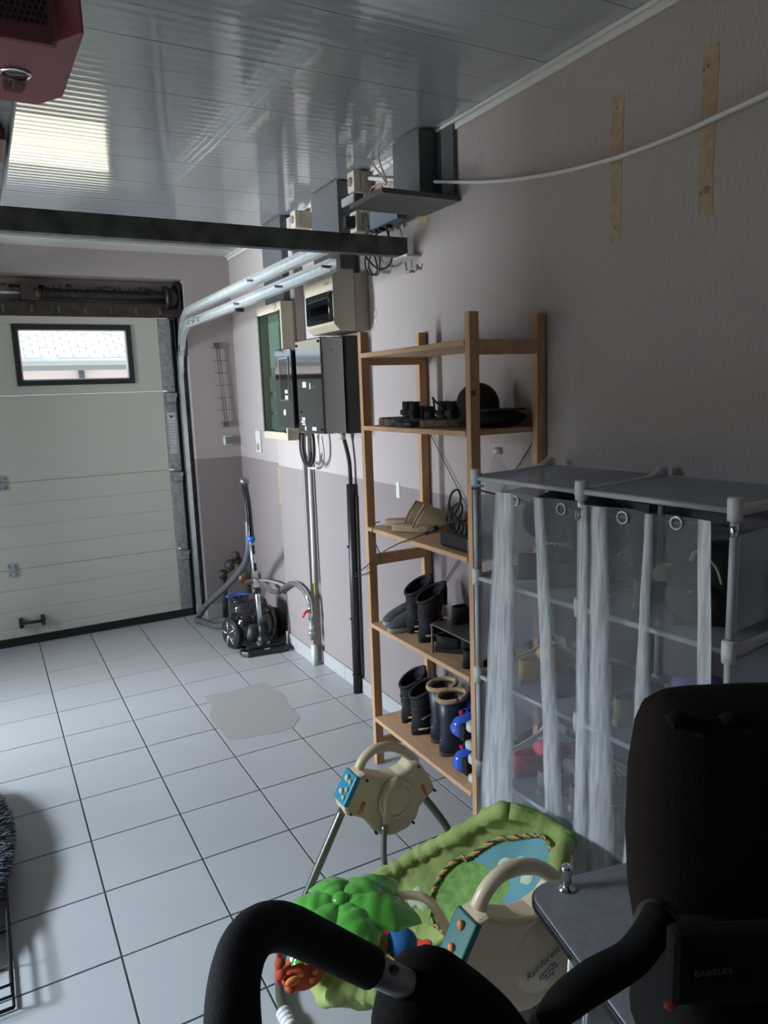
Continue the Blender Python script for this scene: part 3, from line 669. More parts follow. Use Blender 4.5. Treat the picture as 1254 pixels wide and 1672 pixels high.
obj('coupling', G().cyl(hY(-1.49, 508, 1012), hY(-1.49, 509, 1045), .010).cyl(hY(-1.49, 509, 1020), hY(-1.49, 509, 1030), .016).cyl(hY(-1.49, 509, 1030), hY(-1.49, 509, 1036), .02), M_galv, gas)
pb = hY(-1.485, 514, 1076); pb.z = 0.001
obj('floor_pipe', G().cyl(pb, (pb.x, pb.y, .13), .0185, n=18), MAT('pale_green_grey_pipe', (.45, .47, .40), .5), gas)
bp_ = thing('conduit_pipe', 'thick black round conduit standing against the wall behind the wooden shelf', 'pipe', (1.47, -1.99, 0))
pb2 = Vector((1.474, -2.0, 0)); 
obj('pipe', G().cyl((1.466, -2.0, .001), (1.468, -2.02, 1.16), .0225, n=20), M_blk, bp_)
for zz in (.1, .42, .82): obj('clip', G().cyl((1.466, -2.002, zz), (1.466, -2.002, zz+.008), .025, n=20), M_rub, bp_)
obj('cable', G().tube([(1.468, -2.02, 1.16), (1.466, -2.02, 1.28), (1.45, -2.0, 1.40), (1.44, -2.0, 1.435)], .011, 8, sub=4), M_rub, bp_)
obj('gland', G().cyl((1.44, -2.0, 1.395), (1.44, -2.0, 1.435), .02, n=14), M_beige, bp_)
obj('bonding_strip', G().cyl((1.485, -2.03, .1), (1.485, -2.045, 1.1), .004, n=6), M_brn, bp_)
# brown pipe boxing next to pilaster, brown gas meter in the corner
o = struct('trim_5', G().box((1.441, -1.462, .09), (1.496, -1.448, HC-.02)), MAT('grey_brown_paint', (.30, .255, .24), .7))
gm = thing('gas_regulator', 'rusty brown gas regulator and pipe in the corner behind the vacuum', 'gas regulator', (1.38, -.25, 0))
obj('riser', G().cyl((1.27, -.2, .001), (1.27, -.2, .33), .022).cyl((1.27, -.2, .30), (1.27, -.2, .36), .032), M_brn, gm)
obj('regulator', G().ell((1.33, -.22, .40), (.05, .045, .04)).cyl((1.30, -.21, .35), (1.40, -.26, .44), .018).ell((1.36, -.26, .47), (.03, .03, .035)).cyl((1.36, -.3, .33), (1.36, -.3, .42), .03), M_brn, gm)
obj('meter_tap', G().cyl((1.37, -.42, .30), (1.40, -.60, .35), .018).cyl((1.35, -.4, .3), (1.35, -.4, .37), .028), MAT('brass', (.3, .2, .1), .4, .7), gm)
obj('pipe', G().tube([(1.40, -.60, .35), (1.45, -.75, .365), (1.47, -.95, .375), (1.436, -1.05, .375)], .010, 8, sub=4), M_beiged, gm)
# socket and door bell on wall, wire rack
sk = thing('light_switch', 'white double wall switch and socket beside the meter cabinet', 'switch', (1.49, -.555, 1.25))
obj('plate', G().box((1.484, -.60, 1.245), (1.4965, -.51, 1.395)), M_white, sk, bev=.003)
obj('rocker', G().box((1.480, -.59, 1.325), (1.485, -.52, 1.385)), M_white, sk, bev=.002)
obj('socket', G().cyl((1.481, -.555, 1.283), (1.485, -.555, 1.283), .025, n=20), M_beiged, sk)
bt = thing('wall_button', 'small square pale wall button with grey centre beneath the wire rack', 'button', (1.40, -.13, 1.31))
obj('case', G().box((1.365, -.145, 1.28), (1.44, -.1215, 1.35)), M_white, bt, bev=.012)
obj('pad', G().box((1.378, -.149, 1.288), (1.436, -.144, 1.342)), M_alu, bt, bev=.008)
wr_ = thing('wire_rack', 'vertical wire rack with short hooked prongs on the wall by the door', 'rack', (1.38, -.13, 1.7))
def wp(x, z, y=-.14): return (x, y, z)
obj('spine', G().cyl(wp(1.358, 2.0), wp(1.387, 1.44), .003, n=6).cyl(wp(1.376, 2.0), wp(1.405, 1.44), .003, n=6), M_galvd, wr_)
for x, z in ((1.364, 2.0), (1.393, 1.43)): obj('mount', G().box((x-.016, -.145, z-.015), (x+.016, -.122, z+.018)), M_galvd, wr_)
for i in range(7):
    z = 1.98-i*.088; xc = 1.367+i*.0048; L_ = .06 if i % 2 == 0 else .028
    obj('prong', G().tube([wp(xc-L_-.02, z, -.26 if i % 2 == 0 else -.17), wp(xc, z, -.145), wp(xc+.045, z+.002, -.17), wp(xc+.05, z+.01, -.17)], .0024, 6), M_galvd, wr_)
o = obj('wall_plate', G().box((1.494, -2.32, 1.225), (1.497, -2.29, 1.30)), M_white); 
hp = hX(1.496, 650, 800); o.data.transform(Matrix.Translation((0, hp.y+2.305, hp.z-1.2625))); tag(o, 'little white bracket screwed to the wall behind the beige slides', 'bracket')
hp = hX(1.496, 613, 515)
o = obj('wall_mark', G().box((1.4955, hp.y-.012, hp.z-.03), (1.4968, hp.y+.012, hp.z+.03)), MAT('scuffed_glue', (.36, .33, .33), .9, var=.4, vscale=60)); tag(o, 'small scuffed glue mark on the wall above the wooden shelf', 'mark')
#PART2
# ------------------------------------------------------------------ wooden shelf unit
ZS = [1.788, 1.498, 1.078, .657, .228]
sh = thing('shelf_unit', 'tall pine wood shelf unit with five boards standing against the right wall', 'shelf', (1.34, -3.11, 0))
for x0, y0 in ((1.18, -2.754), (1.18, -3.502), (1.455, -2.754), (1.455, -3.502)):
    p = obj('post', G().box((x0, y0, 0), (x0+.038, y0+.026, 1.873)), M_woodp, sh, bev=.002)
    if y0 < -3: 
        rnd = random.Random(int(x0*100))
        for i in range(6):
            z = rnd.uniform(.3, 1.8); obj('knot', G().lathe([(.003, 0), (.0028, .0006), (.0005, .0007)], (x0+rnd.uniform(.008, .03), y0, z), (0, -1, 0), n=10), M_knot, p)
kp = [o for o in sh.children][1]
for px, py, r in ((773, 642, .010), (777, 920, .009)):
    v = hY(-3.502, px, py); obj('knot', G().lathe([(r, 0), (r*.95, .0006), (r*.3, .0008)], v, (0, -1, 0), n=16), M_knot, kp)
for i, z in enumerate(ZS):
    obj('shelf_board', G().box((1.176, -3.475, z-.018), (1.494, -2.755, z)), M_wood, sh, bev=.002)
for y0 in (-2.752, -3.500):
    for z in (1.74, .905, .07, 1.44 if y0 < -3 else .6):
        if z in (1.44, .6): continue
        obj('rail', G().box((1.218, y0, z), (1.455, y0+.02, z+.048)), M_wood, sh, bev=.002)
for a, b in (((1.485, -2.76, 1.47), (1.485, -3.47, .70)), ((1.487, -3.47, 1.47), (1.487, -2.76, .70))):
    obj('cross_wire', G().cyl(a, b, .0022, n=6), M_galvd, sh)

# ------------------------------------------------------------------ shoes
def outline(L, W, n=26, toe=.55):
    pts = []
    for i in range(n):
        a = 2*pi*i/n; t = .5-.5*cos(a)
        w = W/2*(sin(pi*min(1, max(0, t))**.9)**.42)*(.78+.22*math.tanh((t-.35)*6))
        pts.append((w*(1 if a < pi else -1)+.006*sin(pi*t), t*L))
    return pts
def sole_g(L, W, z0, z1, heel=0): return G().prism(outline(L, W), 2, z0, z1)
def foot_g(L, W, t0, t1, z0, hs, n=9, k=.92):
    R = []
    m = 14
    for i in range(n+1):
        t = t0+(t1-t0)*i/n; w = W/2*k*(sin(pi*min(.985, max(.02, t))**.9)**.42)*(.78+.22*math.tanh((t-.35)*6))
        s_ = i/n*(len(hs)-1); j = min(int(s_), len(hs)-2); h = hs[j]+(hs[j+1]-hs[j])*(s_-j)
        R.append([Vector((w*cos(pi*q/m)+.006*sin(pi*t), t*L, z0+h*max(0, sin(pi*q/m))**.75)) for q in range(m+1)])
    return R
def shaft_rings(rows, n=18):
    R = []
    for z, rx, ry, cy, tilt in rows:
        R.append([Vector((rx*cos(2*pi*j/n), cy+ry*sin(2*pi*j/n), z+tilt*sin(2*pi*j/n))) for j in range(n)])
    return R
def boot(name, label, L=.19, W=.085, H=.20, mat=M_boot, group=None, welly=False):
    t = thing(name, label, 'boot', group=group)
    obj('sole', sole_g(L, W, 0, .022), M_sole if welly else M_rub, t, bev=.003, local=True)
    g = G().rings(foot_g(L, W, .02, .98, .02, [.05, .055, .075, .07, .06, .05, .035, .012]), True)
    cy = L*.30
    if welly: rows = [(.02, W*.46, L*.29, cy, 0), (.07, W*.42, L*.27, cy, 0), (.12, W*.44, L*.25, cy, 0), (H, W*.56, L*.31, cy, .006)]
    else: rows = [(.02, W*.45, L*.29, cy, 0), (.06, W*.43, L*.30, cy+.01, 0), (.11, W*.42, L*.25, cy-.005, 0), (H*.8, W*.50, L*.27, cy, .0), (H, W*.52, L*.34, cy+.008, .028)]
    z, rx, ry, c_, ti = rows[-1]
    inner = [(z, rx*.9, ry*.9, c_, ti), (z-.05, rx*.8, ry*.8, c_, 0), (z-.09, rx*.75, ry*.72, c_, 0)]
    g.rings(shaft_rings(rows+inner), True); up = obj('upper', g, mat, t, local=True)
    rim = [Vector((rx*.96*cos(2*pi*j/22), c_+ry*.96*sin(2*pi*j/22), z+ti*sin(2*pi*j/22))) for j in range(23)]
    if welly:
        obj('fleece_cuff', G().tube(rim, .010, 8), M_tan, t, local=True)
        obj('seam', G().tube([Vector((W*.45*cos(a), cy+L*.27*sin(a), .085)) for a in [2*pi*j/20 for j in range(21)]], .003, 6), mat, t, local=True)
    else:
        obj('collar', G().tube(rim, .007, 8), mat, t, local=True)
        for sx in (-1, 1):
            obj('side_stripe', G().tube([(sx*W*.45, cy-L*.16, .075), (sx*W*.47, cy+L*.05, .085), (sx*W*.43, cy+L*.2, .10)], .007, 6, flat=.3), M_purp, t, local=True)
            obj('heel_patch', G().tube([(sx*W*.40, .012, .034), (sx*W*.455, L*.25, .030), (sx*W*.46, L*.5, .036)], .009, 6, flat=.3), M_tan, t, local=True)
        obj('strap', G().tube([Vector((W*.47*cos(a), cy+L*.27*sin(a), .115)) for a in [2*pi*j/20 for j in range(21)]], .004, 6), M_blk, t, local=True)
        obj('tongue', G().rings([[Vector((x, c_+ry*1.02+dy, zz)) for x, dy in ((-.02*s_, 0), (0, .008), (.02*s_, 0), (0, -.004))] for zz, s_ in ((z-.06, 1), (z+.01, 1.1), (z+.035, .7))]), mat, t, local=True)
    return t
def lowshoe(name, label, L=.25, W=.09, mat=M_clog, sole=M_soles, H=.065, group=None, laces=None, cat='shoe'):
    t = thing(name, label, cat, group=group)
    obj('sole', sole_g(L, W, 0, .02), sole, t, bev=.004, local=True)
    g = G().rings(foot_g(L, W, .42, .985, .016, [H*1.05, H, H*.8, H*.6, H*.3]), True)
    n = 16; 
    def side(k, z0, z1, th):
        R = []
        for j in range(n+1):
            a = pi+pi*j/n; x = W*.44*cos(a)*(.85); y = L*.42+L*.40*sin(a)
            d = Vector((cos(a), sin(a), 0))
            p = Vector((x+.003, y, 0)); zz = z1+.012*(-sin(a))
            R.append([p+Vector((0, 0, z0)), p+Vector((0, 0, zz)), p-d*th+Vector((0, 0, zz)), p-d*th+Vector((0, 0, z0))])
        return R
    g.rings(side(0, .016, H*.85, .006), True); up = obj('upper', g, mat, t, local=True)
    if laces: 
        for i in range(4): obj('lace', G().tube([(-.018, L*(.5+.07*i), .018+H*.93), (0, L*(.5+.07*i)+.004, .022+H*(1.02-.07*i)), (.02, L*(.5+.07*i), .018+H*.9)], .003, 6), laces, t, local=True)
    return t
def slide(name, label, L=.26, W=.10, mat=M_slide, sole=M_slide, sandal=False, group=None, cat='sandal', strapmat=None):
    t = thing(name, label, cat, group=group)
    obj('sole', sole_g(L, W, 0, .028), sole, t, bev=.008, local=True)
    fb_ = [(x*.86, y*.95+.006) for x, y in outline(L, W)]
    obj('footbed', G().prism(fb_, 2, .027, .031), strapmat or mat, t, bev=.002, local=True)
    if not sandal:
        R = []; m = 14
        for i in range(9):
            u = i/8; tt = .34+.61*u; w = W/2*(1-.25*u**3); h = .085-.025*u-.035*u**4; yo = -.03*0
            ring = [Vector((w*cos(pi*q/m), tt*L+.05*(1-u)*sin(pi*q/m), .02+h*max(0, sin(pi*q/m))**.8)) for q in range(m+1)]
            ring += [Vector((w*.92*cos(pi*q/m), tt*L+.05*(1-u)*sin(pi*q/m), .02+(h-.005)*max(0, sin(pi*q/m))**.8)) for q in range(m, -1, -1)]
            R.append(ring)
        obj('vamp', G().rings(R, True), mat, t, local=True)
        obj('edge_piping', G().tube([Vector((W/2*cos(pi*q/m), .34*L+.05*sin(pi*q/m), 0.02+.086*max(0, sin(pi*q/m))**.8)) for q in range(m+1)], .002, 6), M_tan, t, local=True)
    else:
        for tt, h in ((.50, .08), (.74, .06)):
            R = []
            for q in range(15):
                a = pi*q/14; c_ = Vector((W*.50*cos(a), tt*L, .012+h*max(0, sin(a))**.7)); o_ = Vector((cos(a), 0, sin(a)))*.004
                R.append([c_+Vector((0, -.021, 0)), c_+Vector((0, .021, 0)), c_+Vector((0, .021, 0))-o_, c_+Vector((0, -.021, 0))-o_])
            obj('strap', G().rings(R, True), strapmat or mat, t, local=True)
        obj('buckle', G().box((W*.42, .42*L-.01, .04), (W*.49, .42*L+.01, .06)), M_galvd, t, local=True)
    return t
def put(t, x, y, z, rz):
    t.location = (x, y, z); t.rotation_euler = (0, 0, radians(rz)); return t
GB = 'winter boots on the wooden shelf unit'
b1 = boot('winter_boot', 'left black winter boot of the pair beside the grey mesh clogs, second lowest board', group=GB, H=.19)
put(b1, 1.235, -2.965, .658, -80)
def dput(src, label, x, y, z, rz, loc=None):
    c_ = dup(src, label=label); put(c_, x, y, z, rz); return c_
dput(b1, 'right black winter boot next to the small grey rack, second lowest board', 1.215, -3.085, .658, -84)
dput(b1, 'black winter boot standing farthest left on the lowest board', 1.245, -2.875, .229, -82)
dput(b1, 'black winter boot between its mate and the navy rubber boots on the lowest board', 1.225, -2.99, .229, -86)
w1 = boot('rubber_boot', 'left navy rubber boot with tan fleece cuff beside the black winter boots', L=.20, W=.09, H=.235, mat=M_navy, group='navy rubber boots', welly=True)
put(w1, 1.255, -3.088, .229, -92)
dput(w1, 'right navy rubber boot with tan fleece cuff beside the blue skates', 1.225, -3.20, .229, -93)
c1 = lowshoe('mesh_clog', 'grey mesh slip-on shoe farthest left on the second lowest board, toe outwards', L=.25, W=.088, group='grey mesh shoes'); put(c1, 1.45, -2.83, .658, 88)
dput(c1, 'grey mesh slip-on shoe between its mate and the tall black winter boot', 1.43, -2.93, .658, 86).location.x = 1.42
# slides and sandals
s1 = slide('beige_slide', 'rear beige foam slide on the middle board, closer to the wall', L=.25, group='beige slides'); put(s1, 1.235, -2.80, 1.079, 236)
dput(s1, 'front beige foam slide on the middle board, closer to the shelf edge', 1.205, -2.915, 1.079, 236)
d1 = slide('cork_sandal', 'leftmost black strapped cork sandal on the second board', L=.24, W=.09, mat=M_boot, sole=M_cork, sandal=True, group='cork sandals', strapmat=M_boot); put(d1, 1.225, -2.80, 1.499, 238)
dput(d1, 'cork sandal beside the leftmost one on the second board', 1.198, -2.90, 1.499, 238)
dput(d1, 'cork sandal behind the front post on the second board', 1.23, -3.055, 1.499, 236)
e = dput(d1, 'cork sandal near the shelf edge just left of the front post', 1.20, -3.158, 1.499, 236)
def blob(name, label, cat, c_, r, mat, seed=1, amp=.15, group=None, n=22, m=12, flat=True, parent=None, R=None, zmin=None):
    rnd = random.Random(seed); ph = [rnd.uniform(0, 6.3) for _ in range(6)]
    g = G(); g.ell((0, 0, 0), (1, 1, 1), n, m); vs = []
    for v in g.v:
        v = Vector(v); k = 1+amp*(sin(3*v.x+ph[0])*cos(4*v.y+ph[1])+.6*sin(7*v.z+ph[2]+3*v.x)+.4*sin(9*v.y+ph[3]))
        p = Vector((v.x*r[0]*k, v.y*r[1]*k, v.z*r[2]*k))
        if R is not None: p = R @ p
        p += Vector(c_)
        if zmin is not None: p.z = max(p.z, zmin)
        vs.append(tuple(p))
    g.v = vs
    o = obj(name, g, mat, parent); 
    if label: tag(o, label, cat, group)
    return o
blob('folded_cloth', 'crumpled dark blue black cloth lying on the edge of the second board', 'cloth', (1.20, -3.03, 1.510), (.02, .06, .02), MAT('dark_blue_cloth', (.012, .016, .028), .6), 3, .25, zmin=1.499)
cap = thing('cap', 'dark round cap standing upright behind the front post on the second board', 'cap', (1.36, -3.36, 1.5))
obj('crown', G().lathe([(.074, -.03), (.078, -.015), (.07, .01), (.045, .035), (.003, .045)], (1.36, -3.30, 1.578), (-.45, -.9, .1), n=26), MAT('dark_brown_felt', (.02, .014, .011), .85), cap)
obj('strap', G().tube([(1.24, -3.26, 1.56), (1.235, -3.2, 1.60), (1.26, -3.16, 1.60), (1.28, -3.14, 1.55)], .004, 6, sub=4), M_blk, cap)
obj('brim', G().prism([(1.30, -3.38), (1.45, -3.36), (1.46, -3.44), (1.38, -3.47), (1.29, -3.45)], 2, 1.555, 1.562), MAT('brown_brim', (.03, .022, .016), .8), cap)
blob('bag', 'flat black cloth bag lying at the right end of the second board', 'bag', (1.355, -3.385, 1.53), (.125, .09, .032), M_bkpk, 5, .06, zmin=1.499)
# cable and charger on middle board
dv = thing('charger', 'black charger box with a coiled black cable on the middle board', 'charger', (1.27, -3.35, 1.079))
obj('box', G().box((1.20, -3.45, 1.0795), (1.32, -3.27, 1.135)), M_blk, dv, bev=.012)
for k in range(3):
    c0 = Vector((1.25, -3.33+k*.012, 1.15)); obj('cable', G().tube([c0+Vector((.03*cos(a)*.6, .065*cos(a)+.01*k, .03*sin(a)+.006*k)) for a in [2*pi*j/18 for j in range(19)]], .004, 6), M_blk, dv)
obj('cable', G().tube([hX(1.25, x, y) for x, y in ((760, 850), (738, 850), (733, 825), (738, 805), (748, 800), (752, 815), (745, 835), (734, 845), (740, 828), (752, 822), (754, 838), (742, 850), (718, 862), (705, 868))], .0045, 6, sub=5), M_blk, dv)
obj('plug', G().cyl(hX(1.23, 713, 862), hX(1.22, 696, 871), .011, .008, n=10), M_blk, dv)
obj('cable', G().tube([hX(1.22, 696, 871)]+[hX(1.165, x, y) for x, y in ((680, 877), (650, 888), (620, 905), (598, 925), (578, 941), (600, 936), (616, 922), (620, 905), (612, 885), (608, 868), (612, 855), (620, 852))], .0024, 6, sub=5), M_blk, dv)
# small grey rack with shoes
rk = thing('shoe_riser', 'small grey metal shoe riser standing on the second lowest board', 'shoe rack', (1.32, -3.32, .657))
obj('top_plate', G().box((1.20, -3.46, .765), (1.46, -3.20, .771)), M_alu, rk, bev=.002)
for yy in (-3.204, -3.456):
    for xx in (1.203, 1.457): obj('leg', G().box((xx-.004, yy-.004, .658), (xx+.004, yy+.004, .766)), M_alu, rk)
k1 = lowshoe('black_shoe', 'open black slip-on shoe under the front edge of the grey riser', L=.23, W=.085, mat=M_boot, sole=M_rub, group='black shoes around the grey riser'); put(k1, 1.215, -3.20, .658, -120)
dput(k1, 'black shoe with pale piping lying behind the front post under the grey riser', 1.20, -3.40, .658, -90)
k2 = dput(k1, 'dark shoe standing on top of the grey riser behind the post', 1.235, -3.40, .772, -88)
for ch in k2.children:
    if ch.name.startswith('sole'): ch.data = ch.data.copy(); ch.data.materials.clear(); ch.data.materials.append(MAT('brown_leather_sole', (.13, .08, .05), .7)); ch['label'] = 'brown sole'
dput(k1, 'black shoe at the back of the grey riser near the wall', 1.25, -3.26, .772, -80)
blob('crumpled_bag', 'pale crumpled plastic wrap beside the wall on the grey riser', 'wrap', (1.43, -3.40, .785), (.03, .05, .014), M_white, 8, .2, zmin=.772)
# inline skates, lying on their sides one on the other
def skate(label):
    t = thing('roller_skate', label, 'skate', group='blue roller skates')
    g = G().rings([[Vector((.046*w*cos(a), y_, .035+zz+h*sin(a))) for a in [2*pi*j/18 for j in range(18)]] for y_, w, h, zz in ((-.004, .35, .02, .02), (.01, .8, .04, .012), (.06, .95, .045, .01), (.12, 1, .04, .005), (.18, 1.05, .036, 0), (.225, .85, .03, 0), (.245, .4, .015, 0))])
    g.rings(shaft_rings([(.04, .04, .055, .07, 0), (.1, .042, .055, .065, 0), (.15, .05, .06, .06, .0), (.17, .05, .06, .06, .01), (.165, .04, .05, .06, .01), (.12, .034, .045, .06, 0)]))
    obj('boot_shell', g, M_skate, t, local=True)
    for sx in (-1, 1):
        for k in range(4): obj('vent', G().ell((sx*.044, .10+k*.032, .055), (.005, .010, .017), 10, 6, Matrix.Rotation(.5, 3, 'X')), M_pink if k % 2 else M_rub, t, local=True)
    for k in range(3): obj('buckle_strap', G().tube([Vector((.052*cos(a), .07+k*.05, .045+.05*max(0, sin(a)))) for a in [pi*j/10 for j in range(11)]], .006, 6, flat=.5), MAT('dark_blue_strap', (.01, .03, .25), .3) if 'dark_blue_strap' not in MATS else MATS['dark_blue_strap'], t, local=True)
    obj('lace', G().tube([(0, .13, .09), (.03, .10, .12), (.01, .06, .19), (.04, .02, .20), (.06, .0, .15)], .005, 6, sub=4), M_pink, t, local=True)
    obj('frame', G().box((-.03, .0, -.02), (.03, .23, .012)), M_rub, t, local=True, bev=.004)
    for sx in (-1, 1):
        for yy in (.05, .20):
            wl = obj('wheel', G().lathe([(.008, -.014), (.022, -.014), (.025, -.010), (.025, .010), (.022, .014), (.008, .014)], (sx*.036, yy, -.032), (1, 0, 0), n=22), M_white, t, local=True)
    return t
k = skate('upper blue roller skate lying on its side on the lowest board'); k.location = (1.28, -3.44, .45)
k.rotation_euler = (radians(35), radians(90), radians(-70))
def orient(t, loc, toe, up):
    y = Vector(toe).normalized(); z = Vector(up); z = (z-y*z.dot(y)).normalized(); x = y.cross(z)
    M_ = Matrix((x, y, z)).transposed(); t.rotation_euler = M_.to_euler(); t.location = loc
orient(k, (1.435, -3.39, .405), (-1, .06, 0), (.05, 1, .12))
k2 = dup(k, label='lower blue roller skate lying on its side on the lowest board'); orient(k2, (1.43, -3.395, .283), (-1, .0, 0), (.0, 1, .0))
# bottle
bo = thing('water_bottle', 'clear empty plastic water bottle standing on the middle board', 'bottle', (1.40, -3.40, 1.079))
bo.location = (1.375, -3.39, 1.079); bo.scale = (1.08, 1.08, 1.055)
obj('bottle_body', G().lathe([(.002, .002), (.036, .0), (.041, .01), (.041, .06), (.038, .07), (.041, .08), (.041, .15), (.038, .16), (.041, .17), (.042, .225), (.036, .25), (.015, .298), (.0135, .305), (.0135, .318)], (0, 0, 0), n=28, cap=False), M_bottle, bo, local=True)
obj('cap', G().cyl((0, 0, .310), (0, 0, .330), .0155, n=20), M_white, bo, local=True)

# ------------------------------------------------------------------ plastic cabinet
cb = thing('tube_cabinet', 'white tube and plastic sheet storage cabinet beside the wooden shelf', 'cabinet', (1.26, -4.05, 0))
FP = [(1.06, -3.69), (1.085, -4.095), (1.11, -4.50)]; BP = [(1.425, -3.60), (1.45, -4.03), (1.465, -4.45)]
TZ = [1.385, 1.085, .775, .465, .155]
for P in FP+BP:
    for i, z in enumerate(TZ):
        lo = TZ[i+1]+.02 if i < 4 else 0.001
        obj('post', G().cyl((P[0], P[1], lo), (P[0], P[1], z-.03), .0085, n=14), M_pole, cb)
        if i == 0 and P in FP[1:]: obj('steel_pin', G().cyl((P[0], P[1], z-.065), (P[0], P[1], z-.03), .0095, n=14), M_chrome, cb)
        obj('connector', G().lathe([(.0145, -.032), (.0155, -.01), (.0155, .012), (.014, .016)], (P[0], P[1], z), n=16).ell((P[0]+(.012 if P in FP else -.012), P[1], z-.01), (.012, .012, .014), 10, 6), M_conn, cb)
for i, z in enumerate(TZ):
    for A in (FP, BP):
        for a, b in ((0, 1), (1, 2)):
            obj('bar', G().cyl((A[a][0], A[a][1], z-.012), (A[b][0], A[b][1], z-.012), .007, n=12), M_pole, cb)
    for a, b in zip(FP, BP):
        a = Vector((*a, z-.01)); b = Vector((*b, z-.01))
        pts = [a, a.lerp(b, .2)+Vector((0, 0, -.004)), a.lerp(b, .75)+Vector((0, 0, -.004)), a.lerp(b, .93)+Vector((0, 0, .006)), b+Vector((0, 0, .02))]
        obj('side_arm', G().tube(pts, [.010, .009, .009, .012, .012], 10, sub=4, flat=1.3), M_conn, cb)
    for k in range(2):
        a, b, c_, d = FP[k], FP[k+1], BP[k+1], BP[k]
        obj('shelf_sheet', G().add([(a[0], a[1]-.012, z-.006), (b[0], b[1]+.012, z-.006), (c_[0], c_[1]+.012, z-.006), (d[0], d[1]-.012, z-.006), (a[0], a[1]-.012, z-.010), (b[0], b[1]+.012, z-.010), (c_[0], c_[1]+.012, z-.010), (d[0], d[1]-.012, z-.010)], [(0, 1, 2, 3), (7, 6, 5, 4), (0, 4, 5, 1), (1, 5, 6, 2), (2, 6, 7, 3), (3, 7, 4, 0)], False), M_panel, cb)
for k in (0, 2):
    for i in range(4):
        a, b = Vector((*FP[k], 0)), Vector((*BP[k], 0)); z1, z0 = TZ[i]-.035-(.03 if i == 0 else 0), TZ[i+1]+.03
        d = (b-a).normalized(); n_ = Vector((0, -1, 0))*.002
        q = [a+d*.022, b-d*.022]
        obj('side_panel', G().add([(p+n_*s_).to_tuple()[:2]+(z,) for z in (z0, z1) for p, s_ in ((q[0], 1), (q[1], 1), (q[1], -1), (q[0], -1))], [(0, 1, 2, 3), (7, 6, 5, 4), (0, 4, 5, 1), (1, 5, 6, 2), (2, 6, 7, 3), (3, 7, 4, 0)], False), M_panel, cb)
        for q_ in (a+d*.012, b-d*.012): obj('panel_clip', G().box((q_.x-.005, q_.y-.005, z0), (q_.x+.005, q_.y+.005, z1)), M_conn, cb)
for i in range(4):
    for k in range(2):
        a, b = Vector((*BP[k], 0)), Vector((*BP[k+1], 0)); d = (b-a).normalized(); z1, z0 = TZ[i]-.035, TZ[i+1]+.03; q0 = a+d*.02; q1 = b-d*.02
        obj('back_panel', G().box((min(q0.x, q1.x)-.001, q0.y, z0), (min(q0.x, q1.x)+.001, q1.y, z1)), MAT('grey_back_sheet', (.06, .058, .062), .6) if 'grey_back_sheet' not in MATS else MATS['grey_back_sheet'], cb)
# cord and curtain
def cordp(y):
    t = (y+3.69)/(-4.50+3.69); return Vector((1.046+.045*t, y, 1.345-.018*sin(pi*t)))
cd_ = obj('elastic_cord', G().tube([cordp(-3.69-.81*i/20) for i in range(21)], .0028, 6), M_blk); tag(cd_, 'thin black elastic cord strung across the front of the cabinet', 'cord')
obj('blue_hook', G().tube([(1.05, -3.70, 1.352), (1.043, -3.72, 1.358), (1.05, -3.74, 1.356)], .004, 6), MAT('light_blue_plastic', (.1, .35, .7), .4), cd_)
ct = thing('plastic_curtain', 'frosted translucent plastic curtain hanging in folds before the cabinet', 'curtain', (1.03, -4.08, .05))
ZT, ZB = 1.352, .05
PL = [(808, 838, 783, 835), (868, 884, 888, 922), (938, 956, 932, 962), (959, 982, 956, 998), (1040, 1054, 1004, 1042), (1117, 1137, 1115, 1142)]
def yv(px0, px1, v):
    ya = hX(1.035, px0, 812).y; zb = .35; yb = hX(1.01, px1, 1300).y; t = (v*(ZT-ZB))/(ZT-zb)
    return ya+(yb-ya)*t
def edge(v): return yv(808, 783, v), yv(1137, 1142, v)
def base_x(y, v):
    t = (y+3.69)/(-.81); return 1.040+.045*t-.022*v**1.3
def fold(y, v):
    o = 0
    for a0, a1, b0, b1 in PL[:-1]:
        y0, y1 = yv(a0, b0, v), yv(a1, b1, v); c_ = (y0+y1)/2; w = abs(y1-y0)*.75+.006
        o += (.014+.014*v)*math.exp(-(abs((y-c_)/w)**2))
    return o+.0025*sin(17*y+3*v)*v+.0012*sin(60*y+9*v)*v+.0008*sin(40*v+30*y)
def curt(u, v):
    e0, e1 = edge(v); y = e0+(e1-e0)*u; return (base_x(y, v)-fold(y, v), y, ZT-v*(ZT-ZB))
obj('sheet', G().grid(curt, 200, 70), M_curt, ct, fixn=False)
for k, (a0, a1, b0, b1) in enumerate(PL):
    def pl_(u, v):
        y0, y1 = yv(a0, b0, v), yv(a1, b1, v); wob = .003*sin(8*v+k*2)+.0015*sin(23*v+k)
        y = y0+(y1-y0)*u+wob*v; rg = (.005+.009*v)*(1-(2*u-1)**2) if k < 5 else .0
        return (base_x(y, v)-fold(y, v)-.0025-rg+.0012*sin(50*v+9*u*5)*(k < 5), y, ZT-v*(ZT-ZB)-.001)
    o = obj('pleat' if k < 5 else 'hem_strip', G().grid(pl_, 12, 90), M_pleat, ct, fixn=False)
    fa = o.data.attributes.new('fade', 'FLOAT', 'POINT')  # the folded film thins out toward the fold's edges
    fa.data.foreach_set('value', [(1 if k == 5 else min(1, .12+1.5*max(0, 1-abs(2*(i//91)/12-1)**1.5))) for i in range(13*91)])
for px, py in ((843, 817), (910, 832), (1005, 847), (1088, 857)):
    p = hX(1.045, px, py); p.x = base_x(p.y, .02)-fold(p.y, .02)-.002; obj('eyelet', G().lathe([(.012, -.002), (.016, -.002), (.016, .002), (.012, .002)], p, (-1, -.1, .0), n=22, cap=False), M_galv, ct)
